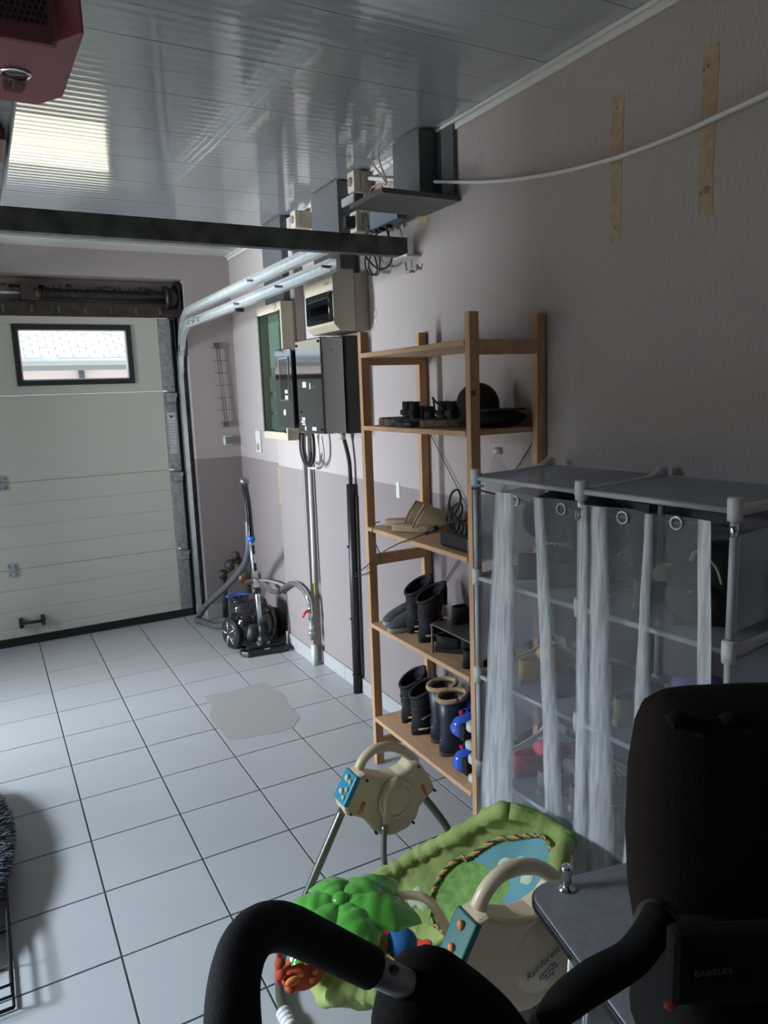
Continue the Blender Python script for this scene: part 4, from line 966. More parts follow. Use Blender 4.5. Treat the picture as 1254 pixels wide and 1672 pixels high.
p = hX(1.045, 953, 838); p.x -= .018; obj('eyelet', G().lathe([(.012, -.002), (.016, -.002), (.016, .002), (.012, .002)], p, (-.5, 1, .0), n=22, cap=False), M_galv, ct)
# things in the cabinet
mats = [M_boot, M_bkpk, M_boot, M_tan, M_oliv, M_bkpk, M_pinkb, M_soles, M_boot, M_clog]
CS = 'shoes in the plastic cabinet'
protoC = {}
lay = [ # tier index (stands on), y, x, material, what the label says
 (1, -3.80, 1.12, M_boot, 'black shoe'), (1, -3.92, 1.12, M_boot, 'black shoe'), (1, -4.02, 1.15, M_cork, 'brown shoe'), (1, -4.20, 1.16, M_oliv, 'olive shoe'), (1, -4.32, 1.15, M_boot, 'black shoe'),
 (2, -3.83, 1.10, M_ylw, 'cream shoe'), (2, -3.96, 1.13, M_boot, 'black shoe'), (2, -4.17, 1.13, M_oliv, 'olive shoe'), (2, -4.30, 1.15, M_boot, 'black shoe'),
 (3, -3.80, 1.10, M_pinkb, 'pink shoe'), (3, -3.91, 1.10, M_soles, 'pale shoe'), (3, -4.02, 1.12, M_cork, 'brown shoe'), (3, -4.2, 1.13, M_bkpk, 'black shoe'), (3, -4.34, 1.14, M_pinkb, 'pink shoe'),
 (4, -3.82, 1.10, M_pinkb, 'pink shoe'), (4, -3.96, 1.11, M_tan, 'tan shoe'), (4, -4.20, 1.12, M_ylw, 'mustard shoe'), (4, -4.33, 1.12, M_bkpk, 'black shoe')]
tn = {1: 'top', 2: 'second', 3: 'third', 4: 'lowest'}
for i, (ti, y_, x_, m_, nm) in enumerate(lay):
    key = m_.name
    side = 'far left' if y_ > -3.87 else 'left of the middle post' if y_ > -4.0 else 'near the middle post' if y_ > -4.1 else 'right of the middle post' if y_ > -4.25 else 'near the right post'
    lab = '%s blurred behind the curtain on the %s cabinet shelf, %s' % (nm, tn[ti], side)
    if key not in protoC:
        t = lowshoe('shoe', lab, L=.24, W=.088, mat=m_, sole=M_soles if m_ not in (M_boot, M_bkpk) else M_rub, H=.075, group=CS, laces=M_soles); protoC[key] = t
    else: t = dup(protoC[key], label=lab)
    put(t, x_, y_, TZ[ti]-.005, -90+random.uniform(-12, 12))
blob('cap', 'black rounded cap on the cabinet shelf, its top showing above the curtain', 'cap', (1.22, -3.85, 1.26), (.10, .08, .075), M_bkpk, 2, .04)
blob('cap', 'dark rounded hat behind the curtain top beside the black cap', 'cap', (1.22, -4.02, 1.25), (.09, .07, .09), M_bkpk, 4, .04)
pk = thing('backpack', 'black backpack bulging from the right opening of the cabinet', 'bag', (1.24, -4.32, 1.08))
blob('body', None, None, (1.25, -4.36, 1.175), (.115, .095, .10), M_bkpk, 6, .07, parent=pk, zmin=1.081)
blob('pocket', None, None, (1.16, -4.375, 1.15), (.045, .07, .05), M_boot, 9, .05, parent=pk)
obj('strap', G().tube([(1.15, -4.37, 1.24), (1.13, -4.40, 1.27), (1.15, -4.43, 1.24), (1.16, -4.44, 1.20)], .006, 6, sub=4, flat=.4), M_oliv, pk)
obj('zip_pull', G().tube([(1.125, -4.39, 1.18), (1.12, -4.39, 1.15), (1.122, -4.392, 1.13)], .003, 6), M_alu, pk)
pk2 = blob('cloth_bag', 'lilac and white cloth bag below the black backpack in the cabinet', 'bag', (1.21, -4.37, .87), (.09, .085, .085), M_purple, 12, .1, zmin=.772)
obj('white_strap', G().tube([(1.12, -4.34, .95), (1.115, -4.38, .90), (1.11, -4.42, .86), (1.115, -4.45, .84)], .012, 8, sub=4, flat=.4), M_soles, pk2)
blob('shoe', 'beige cloth shoe at the right edge of the second cabinet shelf', 'shoe', (1.13, -4.42, .80), (.05, .05, .035), M_tan, 14, .08, zmin=.772)

# ------------------------------------------------------------------ vacuum cleaner
vc = thing('vacuum_cleaner', 'black and silver canister vacuum cleaner parked with its tube upright in the corner', 'vacuum cleaner', (1.25, -.92, 0))
bc = Vector((1.265, -.86, .14))
g = G()
for z, rx, ry in ((.0, .10, .14), (.02, .13, .17), (.08, .155, .20), (.16, .155, .20), (.21, .13, .17), (.24, .09, .12)): pass
g.rings([[Vector((bc.x+rx*math.copysign(abs(cos(a))**.7, cos(a)), bc.y+ry*math.copysign(abs(sin(a))**.7, sin(a)), z)) for a in [2*pi*j/28 for j in range(28)]] for z, rx, ry in ((.012, .12, .12), (.03, .145, .145), (.09, .165, .155), (.17, .16, .155), (.225, .14, .14), (.25, .11, .11))])
obj('body', g, M_blkg, vc)
obj('dust_bin', G().rings([[Vector((bc.x-.03+rx*cos(a), bc.y+.0+ry*sin(a), z)) for a in [2*pi*j/26 for j in range(26)]] for z, rx, ry in ((.22, .13, .12), (.27, .13, .12), (.295, .12, .11), (.305, .09, .09))]), MAT('smoky_plastic', (.02, .018, .02), .12), vc)
obj('lid', G().rings([[Vector((bc.x-.05+rx*cos(a), bc.y+.02+ry*sin(a), z)) for a in [2*pi*j/26 for j in range(26)]] for z, rx, ry in ((.303, .10, .09), (.309, .10, .09), (.312, .08, .07))]), M_blkg, vc)
obj('blue_handle', G().tube([(bc.x-.14+.04*i, bc.y+.10+.03*sin(i), .312+.006*sin(i*1.1)) for i in range(6)], .012, 8, sub=3, flat=.5), M_blue, vc)
obj('grille_plate', G().rings([[Vector((bc.x-.02+x, bc.y-.150-dy, .115+z)) for x, z in ((-.07, -.055), (.07, -.055), (.08, -.02), (.06, .06), (-.06, .06), (-.08, -.02))] for dy in (0, .012)]), M_blk, vc)
for i in range(5): obj('grille_slat', G().box((bc.x-.07, bc.y-.168, .08+i*.016), (bc.x+.03, bc.y-.160, .086+i*.016)), M_rub, vc)
wc_ = Vector((bc.x-.150, bc.y-.04, .105))
w_ = obj('wheel', G().lathe([(.10, .03), (.104, .02), (.104, -.01), (.092, -.022)], wc_, (-1, -.25, 0), n=32), M_rub, vc)
obj('hub_cap', G().lathe([(.088, .022), (.088, .030), (.07, .036), (.002, .036)], wc_, (-1, -.25, 0), n=30), M_blk, w_)
sp_ = []
ax = Vector((-1, -.25, 0)).normalized(); uu = Vector((0, 0, 1)); vv = ax.cross(uu)
for i in range(5):
    a = 2*pi*i/5+.2; p0 = wc_+ax*.038+(uu*cos(a)+vv*sin(a))*.012; p1 = wc_+ax*.034+(uu*cos(a)+vv*sin(a))*.082
    obj('spoke', G().tube([p0, p1], [.008, .014], 8, flat=.5), M_silver, w_)
obj('hub_ring', G().lathe([(.082, .030), (.092, .028), (.092, .022), (.08, .022)], wc_, (-1, -.25, 0), n=30, cap=False), M_silver, w_)
obj('wheel', G().lathe([(.10, .0), (.104, -.01), (.104, -.03), (.092, -.04)], wc_+Vector((.29, .04, 0)), (-1, -.25, 0), n=32), M_rub, vc)
# nozzle
nz = obj('floor_nozzle', G().prism([(1.10, -1.10), (1.13, -1.14), (1.36, -1.175), (1.40, -1.155), (1.405, -1.09), (1.36, -1.06), (1.13, -1.035), (1.10, -1.05)], 2, .001, .035), M_blk, vc, bev=.006)
obj('nozzle_top', G().prism([(1.14, -1.10), (1.36, -1.13), (1.37, -1.08), (1.14, -1.06)], 2, .034, .052), M_blk, nz, bev=.008)
obj('nozzle_pad', G().box((1.235, -1.15, .036), (1.275, -1.145, .043)), M_silver, nz)
obj('pedal', G().box((1.21, -1.115, .05), (1.29, -1.06, .075)), M_alu, nz, bev=.008)
obj('swivel', G().ell((1.245, -1.09, .085), (.035, .035, .04)).cyl((1.245, -1.09, .085), (1.24, -1.085, .20), .017), M_blk, nz)
tb0 = Vector((1.24, -1.085, .20)); tb1 = hY(-1.0, 410, 880)
mid = tb0.lerp(tb1, .52)
obj('lower_tube', G().cyl(tb0, mid, .0165, n=18), M_silver, vc)
obj('upper_tube', G().cyl(mid, tb1, .0185, n=18), M_silver, vc)
obj('tube_clip', G().ell(tb0.lerp(tb1, .38), (.03, .022, .03)), M_blk, vc)
obj('tube_button', G().box(tb0.lerp(tb1, .66)+Vector((-.010, -.026, -.02)), tb0.lerp(tb1, .66)+Vector((.008, -.014, .03))), M_blk, vc, bev=.003)
obj('tube_button', G().box(tb0.lerp(tb1, .88)+Vector((-.010, -.026, -.03)), tb0.lerp(tb1, .88)+Vector((.008, -.014, .03))), M_blk, vc, bev=.003)
obj('blue_collar', G().cyl(tb1-Vector((0, 0, .012)), tb1+Vector((0, 0, .018)), .027, n=20), M_blue, vc)
hd = [tb1, hY(-.99, 408, 850), hY(-.985, 405, 820), hY(-1.0, 401, 800), hY(-1.03, 399, 786)]
obj('handle', G().tube(hd, [.021, .018, .019, .021, .024], 14, sub=4), M_blkg, vc)
obj('hose_cuff', G().cyl(hd[-1]-Vector((0, .0, .012)), hd[-1]+Vector((0, -.004, .018)), .030, n=18), M_alu, vc)
hp_ = [hd[1]+Vector((0, .04, -.01)), tb1+Vector((-.005, .05, -.08)), hY(-.75, 397, 925), hY(-.55, 372, 955), hY(-.35, 340, 985), Vector((1.065, -.21, .05)), Vector((1.045, -.24, .028)), Vector((1.07, -.30, .027)), Vector((1.12, -.45, .028)), Vector((1.18, -.60, .07)), Vector((1.22, -.69, .12))]
g = G(); P = []
for i in range(len(hp_)-1):
    p0 = hp_[max(i-1, 0)]; p1 = hp_[i]; p2 = hp_[i+1]; p3 = hp_[min(i+2, len(hp_)-1)]
    for k in range(16):
        t = k/16; P.append(.5*((2*p1)+(p2-p0)*t+(2*p0-5*p1+4*p2-p3)*t*t+(3*p1-p0-3*p2+p3)*t**3))
obj('hose', g.tube(P, [.021+.0025*(i % 2) for i in range(len(P))], 12), MAT('grey_hose_plastic', (.075, .08, .09), .42), vc)

# ------------------------------------------------------------------ baby swing
sw = thing('baby_swing', 'cream and lime green portable baby swing with leaf canopy toy', 'baby swing', (.72, -3.96, 0))
YF, YN = -3.64, -4.29
tr_ = lambda pts: [(hY(YF, 540+x/4.18, 1150+y/4.18).x, hY(YF, 540+x/4.18, 1150+y/4.18).z) for x, y in pts]
poly = tr_([(75, 730), (55, 672), (100, 560), (150, 462), (200, 440), (262, 462), (350, 475), (430, 462), (490, 425), (520, 385), (560, 360), (600, 400), (650, 480), (675, 550), (610, 612), (570, 670), (550, 740), (490, 810), (400, 858), (320, 865), (250, 820), (190, 750), (140, 735)])
hc = Vector((sum(p[0] for p in poly)/len(poly), YF, sum(p[1] for p in poly)/len(poly)))
hand = tr_([(190, 440), (225, 370), (290, 310), (380, 288), (460, 300), (530, 345), (575, 390)])
def hub(y, near):
    dx = 0.722-hc.x if near else 0; dz = (.425-hc.z) if near else 0
    sc = 1.22 if near else 1
    q = [(hc.x+(a-hc.x)*sc+dx, hc.z+(b-hc.z)*sc+dz) for a, b in poly]
    h_ = [(hc.x+(a-hc.x)*sc+dx, hc.z+(b-hc.z)*sc+dz) for a, b in hand]
    t0, t1 = (-.035, .035)
    b = obj('hub_housing', G().prism(q, 1, y+t0, y+t1), M_cream, sw, bev=.010)
    obj('carry_handle', G().tube([(a, y, c_) for a, c_ in h_], [.0165 if near else .0135]*7, 12, sub=4, flat=1.1), M_cream, sw)
    c0 = Vector((hc.x+dx, y, hc.z+dz))
    face = -1
    if not near: obj('gear_cover', G().lathe([(.062*sc, .0), (.060*sc, .008), (.045*sc, .013), (.042*sc, .010), (.038*sc, .016), (.003, .018)], c0+Vector((.012, -.035, -.01)), (0, -1, 0), n=32), M_cream, b)
    # control strip along the left edge
    A, B = Vector((q[1][0], 0, q[1][1])), Vector((q[3][0], 0, q[3][1])); d = (B-A).normalized(); n_ = Vector((-d.z, 0, d.x))
    if n_.x > 0: n_ = -n_
    L_ = (B-A).length
    R3 = Matrix((d, Vector((0, 1, 0)), d.cross(Vector((0, 1, 0))))).transposed()
    s_ = obj('control_strip', G().add([(A+d*a_+n_*b_+Vector((0, y+c_, 0))) for a_ in (L_*.04, L_*1.0) for b_ in (-.012, .006) for c_ in (-.037, .034)], [(0, 1, 3, 2), (4, 6, 7, 5), (0, 4, 5, 1), (2, 3, 7, 6), (0, 2, 6, 4), (1, 5, 7, 3)], False), M_teal if near else MAT('turquoise_print', (.02, .22, .33), .35), b, bev=.004)
    for k, fr_ in enumerate((.78, .36)):
        c_ = A+d*(L_*fr_)+n_*.008+Vector((0, y-.0, 0)); obj('knob', G().ell(c_, (.008, .009, .012 if k == 0 else .010), 12, 8), M_orange if near else M_cream, s_)
    if not near:
        for k in range(3): c_ = A+d*(L_*(.25+.25*k))+n_*.007+Vector((0, y-.02, 0)); obj('printed_flower', G().ell(c_, (.006, .008, .008), 10, 6), M_fabw, s_)
    for fx, fz in ((.045, .83), (.93, .83), (.10, .0), (.9, .35), (.42, .97)):
        pass
    xs = [p[0] for p in q]; zs = [p[1] for p in q]
    if not near:
        for p in tr_([(95, 708), (207, 482), (557, 390), (664, 550), (345, 685), (340, 765), (270, 835), (520, 765)]): obj('screw', G().cyl((p[0], y-.042, p[1]), (p[0], y-.030, p[1]), .004, n=10), M_brn, b)
        for (a0, a1) in (((190, 625), (160, 710)), ((582, 515), (612, 580))):
            p0, p1 = tr_([a0, a1]); obj('orange_button', G().tube([(p0[0], y-.034, p0[1]), (p1[0], y-.034, p1[1])], .010, 8, flat=.5), M_orange, b)
        pa_, pb_ = tr_([(330, 560), (330, 775)]); obj('arm_cover', G().rings([[Vector((x, y-.036-(.012 if k else 0), z)) for x, z in ((pb_[0]-.010, pb_[1]), (pb_[0]+.012, pb_[1]), (pa_[0]+.06, pa_[1]+.03), (pa_[0]+.04, pa_[1]+.045), (pa_[0]-.010, pa_[1]+.02))] for k in (0, 1)]), M_cream, b)
    else:
        e0 = obj('embossed_disc', G().lathe([(.090, -.002), (.089, .001), (.003, .002)], c0+Vector((.045, -.0352, -.03)), (0, -1, 0), n=36), M_cream, b)
        text('Rainforest', 'print', (c0.x+.035, y-.0415, c0.z-.045), basis((1, 0, .38), (-.3, 0, 1)), .024, MAT('dark_green_print', (.02, .12, .015), .5), b, italic=True)
        text('Open-Top\nTake-Along\nSwing', 'print', (c0.x+.05, y-.0415, c0.z-.075), basis((1, 0, .36), (-.3, 0, 1)), .012, MAT('blue_print', (.02, .09, .3), .5), b, italic=True)
        lb_ = A+d*(L_*.12)+n_*.0065+Vector((0, y, 0))
        obj('red_label', G().ell(lb_, (.003, .016, .009), 10, 6), MAT('crimson_print', (.35, .01, .05), .4), s_)
    return q, b
qF, hubF = hub(YF, False); qN, hubN = hub(YN, True)
# frame tubes
fl_ = Vector((qF[0][0]+.008, YF, qF[0][1]+.012)); fr__ = Vector((qF[14][0]-.01, YF, qF[14][1]+.02))
ft = Vector((.365, YF-.03, .022)); 
nl = Vector((qN[0][0]+.008, YN, qN[0][1]+.012)); nr = Vector((qN[14][0]-.01, YN, qN[14][1]+.02))
obj('front_frame', G().tube([fl_, fl_.lerp(ft, .5)+Vector((-.01, 0, 0)), ft+Vector((.02, .005, .05)), ft+Vector((-.005, -.03, 0)), Vector((.335, -3.82, .020)), Vector((.335, -4.15, .020)), Vector((.36, YN+.03, .022)), Vector((.38, YN, .06)), nl], .0125, 12, sub=6), M_tube, sw)
obj('rear_frame', G().tube([fr__, fr__.lerp(Vector((1.05, YF, .03)), .5)+Vector((.015, 0, 0.02)), Vector((1.03, YF, .06)), Vector((1.02, YF-.03, .020)), Vector((.93, YF-.13, .020)), Vector((.93, YN+.10, .020)), Vector((.95, YN+.03, .03)), Vector((.93, YN, .08)), nr], .0125, 12, sub=6), M_tube, sw)
for k in range(4):
    p = Vector((.335, -3.79-.016*k, .020)); obj('foot_ring', G().cyl(p, p+Vector((0, -.013, 0)), .0195, n=14), M_white, sw)
# swing arms
sa = Vector((tr_([(318, 775)])[0][0], YF-.045, tr_([(318, 775)])[0][1]))
obj('swing_arm', G().tube([sa, sa+Vector((-.005, 0, -.12)), Vector((sa.x+.02, YF-.06, .19)), Vector((.76, -3.80, .16))], .009, 10, sub=4), M_tube, sw)
obj('swing_arm', G().tube([Vector((.70, YN+.05, .40)), Vector((.70, YN+.05, .28)), Vector((.73, YN+.09, .18)), Vector((.76, -4.12, .16))], .009, 10, sub=4), M_tube, sw)
# seat
YC = -3.965
CL = [(.985, .505), (.955, .41), (.885, .315), (.81, .26), (.72, .215), (.63, .185), (.55, .17), (.48, .17), (.42, .18), (.375, .195)]
WD = [.105, .158, .18, .19, .185, .18, .175, .17, .15, .10]
def YCf(u): return -3.965-.165*max(0, 1-u/.5)**1.3
def seat(u, v, lift=0.0):
    s_ = u*(len(CL)-1); j = min(int(s_), len(CL)-2); t = s_-j
    x = CL[j][0]*(1-t)+CL[j+1][0]*t; z = CL[j][1]*(1-t)+CL[j+1][1]*t; w = WD[j]*(1-t)+WD[j+1]*t
    a = CL[max(j-1, 0)]; b = CL[min(j+2, len(CL)-1)]; d = Vector((b[0]-a[0], 0, b[1]-a[1])).normalized(); n_ = Vector((d.z, 0, -d.x)); 
    if n_.z < 0: n_ = -n_
    e = abs(v)
    h = .10*e**2.4+lift+.0035*sin(38*u+6*v)*e**2+.004*sin(9*v+21*u)
    return Vector((x, YCf(u)+v*w, z))+n_*h
obj('seat_pad', G().grid(lambda u, v: seat(u, v*2-1), 60, 40), M_fab, sw, solid=.016, fixn=False)
# puffy gathered rim
rim = []; N_ = 150
def rimp(s_):
    s_ = s_ % 1
    if s_ < .42: return seat(s_/.42, 1)
    if s_ < .5: return seat(1, 1-2*(s_-.42)/.08)
    if s_ < .92: return seat(1-(s_-.5)/.42, -1)
    return seat(0, -1+2*(s_-.92)/.08)
P = [rimp(i/N_) for i in range(N_+1)]
for _ in range(4): P = [(P[i-1 if i else N_-1]+P[i]*2+P[(i+1) if i < N_ else 1])/4 for i in range(N_+1)]
obj('padded_rim', G().tube(P, [.021+.0035*sin(i*1.9)+.002*sin(i*.7) for i in range(N_+1)], 14), M_fab, sw)
obj('gathered_edge', G().tube([p+Vector((.007, 0, -.003)) for p in P[int(N_*.945):]+P[:int(N_*.02)]], .022, 12), MAT('bright_green_edge', (.12, .32, .05), .85, bump=.8, bscale=150), sw)
def patch(nm, mat, uc, vc_, ru, rv, lift, wob=0, seed=1, n=30):
    rnd = random.Random(seed); ph = rnd.uniform(0, 6)
    g = G(); vs = []; rings_ = 5
    for r_ in range(rings_+1):
        for j in range(n):
            a = 2*pi*j/n; k = r_/rings_*(1+wob*sin(3*a+ph)+wob*.6*sin(5*a+2*ph)); vs.append(seat(min(max(uc+ru*k*cos(a), 0), 1), max(-1, min(1, vc_+rv*k*sin(a))), lift+(.002 if r_ < rings_ else -.002)))
    fs = [(r_*n+j, r_*n+(j+1) % n, (r_+1)*n+(j+1) % n, (r_+1)*n+j) for r_ in range(rings_) for j in range(n)]
    g.add(vs, fs, True); return obj(nm, g, mat, sw, fixn=False)
patch('head_panel', M_fabb, .24, .05, .20, .64, .014)
patch('green_patch', M_fabd, .31, .25, .13, .42, .018, .12, 3)
patch('sage_patch', M_fabw, .14, -.12, .035, .16, .019, .25, 5)
patch('sage_patch', M_fabw, .17, .2, .045, .13, .0195, .25, 9)
patch('orange_patch', M_fabo, .33, -.05, .03, .10, .022, .2, 6)
patch('leaf_patch', M_fabd, .62, .5, .08, .2, .012, .2, 11)
patch('ladybird_patch', M_fabr, .60, .35, .05, .22, .014, .15, 7)
patch('butterfly_patch', M_fabo, .56, .10, .05, .20, .013, .2, 8)
patch('butterfly_patch', M_fabr, .53, -.02, .045, .14, .015, .2, 12)
patch('sage_patch', M_fabw, .44, .55, .04, .12, .012, .3, 13)
patch('orange_patch', MAT('marigold_fabric', (.6, .33, .04), .9), .48, .62, .022, .10, .014, .3, 15)
patch('ladybird_patch', M_fabr, .72, -.15, .025, .12, .013, .1, 17)
PP = []
for i in range(91):
    a = 2*pi*i/90; PP.append(seat(.24+.205*cos(a), max(-1, min(1, .05+.66*sin(a))), .020))
for k in range(3):
    g = G(); Q = []
    for i, p in enumerate(PP):
        for s_ in range(3):
            q_ = p.lerp(PP[min(i+1, 90)], s_/3); a = (i*3+s_)*.75+2*pi*k/3; Q.append(q_+Vector((0, .0035*cos(a), .0035*sin(a)+.002)))
    obj('braided_piping', g.tube(Q, .0032, 6), (M_orange, M_fabd, M_brn)[k], sw)
# toy bar and leaf canopy
LC = Vector((.405, -4.045, .47))
ab_ = [hY(-4.17, 752, 1580), hY(-4.14, 735, 1530), hY(-4.10, 712, 1485), hY(-4.08, 692, 1466), hY(-4.06, 660, 1462), hY(-4.05, 630, 1470), LC+Vector((.01, 0, -.005))]
obj('toy_arm', G().tube(ab_, [.018, .016, .014, .014, .013, .012, .010], 12, sub=5, flat=.75), M_cream, sw)
def leafblade(ang, L_, W_, droop, mat=M_green):
    ca, sa_ = cos(ang), sin(ang)
    def f(u, v):
        s_ = v*2-1; w = W_*(sin(pi*min(1, u*.93+.07))**.75)*(1-.16*abs(sin(u*9)))*(1 if u < .93 else 1)
        x = .015+u*L_; yv = s_*w; z = .02+.014*sin(pi*u)-droop*u*u-.024*abs(s_)**1.5*sin(pi*min(1, u+.05))+.007*abs(sin(u*13))*(1-abs(s_))*.6-.003*(abs(s_) < .1)
        return LC+Vector((x*ca-yv*sa_, x*sa_+yv*ca, z))
    return obj('leaf', G().grid(f, 26, 12), mat, sw, solid=.004, fixn=False)
for a_, l_, w_2 in ((15, .165, .066), (-35, .17, .068), (-88, .13, .062), (205, .15, .062), (150, .13, .06), (82, .12, .062)): leafblade(radians(a_), l_, w_2, .05)
obj('leaf_hub', G().ell(LC+Vector((0, 0, .022)), (.02, .02, .014)), M_green, sw)
obj('red_strap', G().tube([hY(-4.02, 456, 1545), hY(-4.0, 455, 1570), hY(-3.99, 453, 1590), hY(-3.99, 456, 1606)], .007, 8, sub=3), MAT('coral_strap', (.5, .06, .08), .6), sw)
ty = obj('red_plush_toy', G().ell(hY(-4.0, 497, 1583), (.055, .04, .042)), M_toyr, sw)
for dx, dy in ((-40, -10), (-38, 8), (-28, 18), (-22, 30), (30, -12)): obj('plush_foot', G().ell(hY(-4.02, 497+dx, 1583+dy), (.013, .013, .011)), M_toyr, ty)
obj('plush_spot', G().ell(hY(-4.045, 478, 1602), (.018, .008, .010)), M_fabo, ty)
for dx, dy in ((5, -12), (18, 4), (-5, 8), (12, 18)): obj('plush_spot', G().ell(hY(-4.042, 497+dx, 1583+dy), (.007, .005, .006)), M_fabo, ty)
obj('blue_plush_toy', G().ell(hY(-4.0, 655, 1540), (.042, .04, .033)), MAT('blue_plush', (.01, .10, .28), .8), sw)
obj('brown_plush_toy', G().ell(hY(-3.98, 612, 1540), (.035, .035, .03)), MAT('brown_plush', (.22, .07, .02), .8), sw)

# ------------------------------------------------------------------ grey table
TZt = .62
A = hZ(TZt, 893, 1437); B = hZ(TZt, 1045, 1400); C_ = hZ(TZt, 872, 1474); D = hZ(TZt, 1017, 1636)
d1v = (B-A).normalized(); d2v = (D-C_).normalized(); d2v = (d2v-d1v*d2v.dot(d1v)).normalized()
cr = A-d1v*.055
tb = thing('side_table', 'small grey topped table with black edge and chrome legs, right of the swing', 'table', (cr.x+.2, cr.y-.2, 0))
def tp(a, b, z): p = cr+d1v*a+d2v*b; return (p.x, p.y, z)
LW, LD = .44, .62; r = .05
pl = []
for cx_, cy_, a0 in ((r, r, pi), (LW-r, r, 1.5*pi), (LW-r, LD-r, 0), (r, LD-r, .5*pi)):
    for k in range(7): a = a0+pi/2*k/6; pl.append((cx_+r*cos(a), cy_+r*sin(a)))
def slab(sc, z0, z1):
    q = [(LW/2+(a-LW/2)*sc, LD/2+(b-LD/2)*sc) for a, b in pl]
    n = len(q); g = G(); g.add([tp(a, b, z0) for a, b in q]+[tp(a, b, z1) for a, b in q], [list(range(n))[::-1], list(range(n, 2*n))]+[(i, (i+1) % n, n+(i+1) % n, n+i) for i in range(n)], False); return g
obj('table_top', slab(.985, TZt-.006, TZt), M_top, tb, bev=.001)
obj('black_edge', slab(1, TZt-.026, TZt-.005), M_blkg, tb, bev=.004)
kn = hZ(TZt, 925, 1450)
obj('chrome_knob', G().lathe([(.019, 0), (.019, .003), (.009, .006), (.008, .012), (.010, .016), (.010, .038), (.012, .042), (.012, .048), (.008, .052), (.002, .052)], kn, n=20), M_chrome, tb)
for i, (a, b) in enumerate(((.07, .10), (LW-.07, .10), (.07, LD-.1), (LW-.07, LD-.1))):
    s_ = 1 if i < 2 else -1
    obj('leg', G().tube([tp(a, b, TZt-.026), tp(a-.015, b+.0*s_, TZt-.10), tp(a-.02, b-.0*s_, .3), tp(a-.015, b-.02*s_, .012)], .011, 10, sub=4), M_chrome, tb)
    obj('leg', G().tube([tp(a+.03, b+.03*s_, TZt-.026), tp(a+.01, b+.03*s_, TZt-.10), tp(a, b+.02*s_, .3), tp(a-.0, b+.02*s_, .012)], .009, 10, sub=4), M_chrome, tb)
wb = hZ(.0, 980, 1650)
o = obj('storage_box', G().rings([[Vector((wb.x-.06+sx*w*.38, wb.y-.12+sy*d*.5, z)) for sx, sy in ((-1, -.8), (-.8, -1), (.8, -1), (1, -.8), (1, .8), (.8, 1), (-.8, 1), (-1, .8))] for z, w, d in ((.001, .26, .30), (.12, .30, .34), (.125, .32, .36), (.135, .32, .36))]), M_white); o.data.polygons.foreach_set('use_smooth', [False]*len(o.data.polygons)); tag(o, 'white plastic box on the floor under the grey table', 'box')

# ------------------------------------------------------------------ stroller (local frame turned with the view direction)
RZ = -_y; OS = Vector((CAM.x, CAM.y, 0)); RM = Matrix.Rotation(RZ, 3, 'Z'); RI = RM.inverted()
st = thing('stroller', 'black baby stroller with foam handle and padded seat in the foreground', 'stroller', OS, RZ)
def Lp(px, py, y):  # local point on the plane a given distance ahead
    d = RI @ ray(px, py); c0 = RI @ (CAM-OS); t = (y-c0.y)/d.y; return c0+d*t
hb = [Lp(388, 1760, .50), Lp(380, 1672, .52), Lp(383, 1600, .55), Lp(398, 1548, .58), Lp(425, 1518, .61), Lp(465, 1514, .64), Lp(520, 1538, .67), Lp(575, 1565, .69), Lp(605, 1580, .70)]
obj('foam_grip', G().tube(hb, [.0235, .0235, .0225, .0225, .0225, .0225, .022, .0215, .0215], 20, sub=6), M_foam, st, local=True)
obj('bar_tube', G().tube([Lp(600, 1578, .70), Lp(720, 1635, .74)], .0165, 18), M_alu, st, local=True)
obj('bar_button', G().ell(Lp(598+45, 1583, .70), (.006, .004, .006), 10, 6), M_blk, st, local=True)
hood = [(Lp(640, 1650, .74), .02), (Lp(655, 1600, .76), .04), (Lp(700, 1618, .78), .055), (Lp(760, 1665, .80), .065), (Lp(800, 1700, .80), .065), (Lp(860, 1760, .80), .05)]
obj('folded_hood', G().tube([Lp(660, 1760, .70), Lp(668, 1680, .72), Lp(690, 1620, .74), Lp(730, 1640, .76), Lp(790, 1690, .78), Lp(850, 1760, .80)], [.03, .045, .047, .05, .05, .045], 18, sub=5), M_soot, st, local=True)
obj('hood_cloth', G().tube([Lp(690, 1760, .78), Lp(700, 1690, .78), Lp(745, 1680, .79), Lp(800, 1720, .80)], [.06, .06, .055, .05], 16, sub=4), M_soot, st, local=True)
# seat back
def sb(u, v):
    a = 2*pi*u
    return None
R = []
prof = [(1158, 1120, .02, .3), (1165, 1100, .05, .6), (1185, 1076, .075, .9), (1215, 1064, .085, 1), (1290, 1052, .09, 1), (1400, 1047, .09, 1), (1500, 1050, .085, 1), (1590, 1066, .08, 1), (1720, 1075, .08, 1)]
rr = []
for py, px, th, k in prof:
    pl_ = Lp(px, py, 1.0); hw = .17-(pl_.x-Lp(1047, 1400, 1.0).x); cx0 = pl_.x+hw; n = 24
    ring = []
    for j in range(n):
        a = 2*pi*j/n; ring.append(Vector((cx0+hw*math.copysign(abs(cos(a))**.6, cos(a)), 1.0+.06+th*.8*math.copysign(abs(sin(a))**.8, sin(a)), pl_.z)))
    rr.append(ring)
bk = obj('backrest', G().rings(rr), M_sootb, st, local=True)
g = G()
for i in range(26):
    t = i/25; px = 1062+18*t; 
    py = 1215-45*t
zz = Lp(1100, 1190, 1.0)
obj('ruffle', G().tube([Lp(1080+i*14, 1180-6*sin(i*.9)+ (6 if i % 2 else 0), .93) for i in range(1, 12)], .012, 8, sub=3), M_sootb, bk, local=True)
cb_ = Lp(1150, 1640, .9)+Vector((.055, 0, 0))
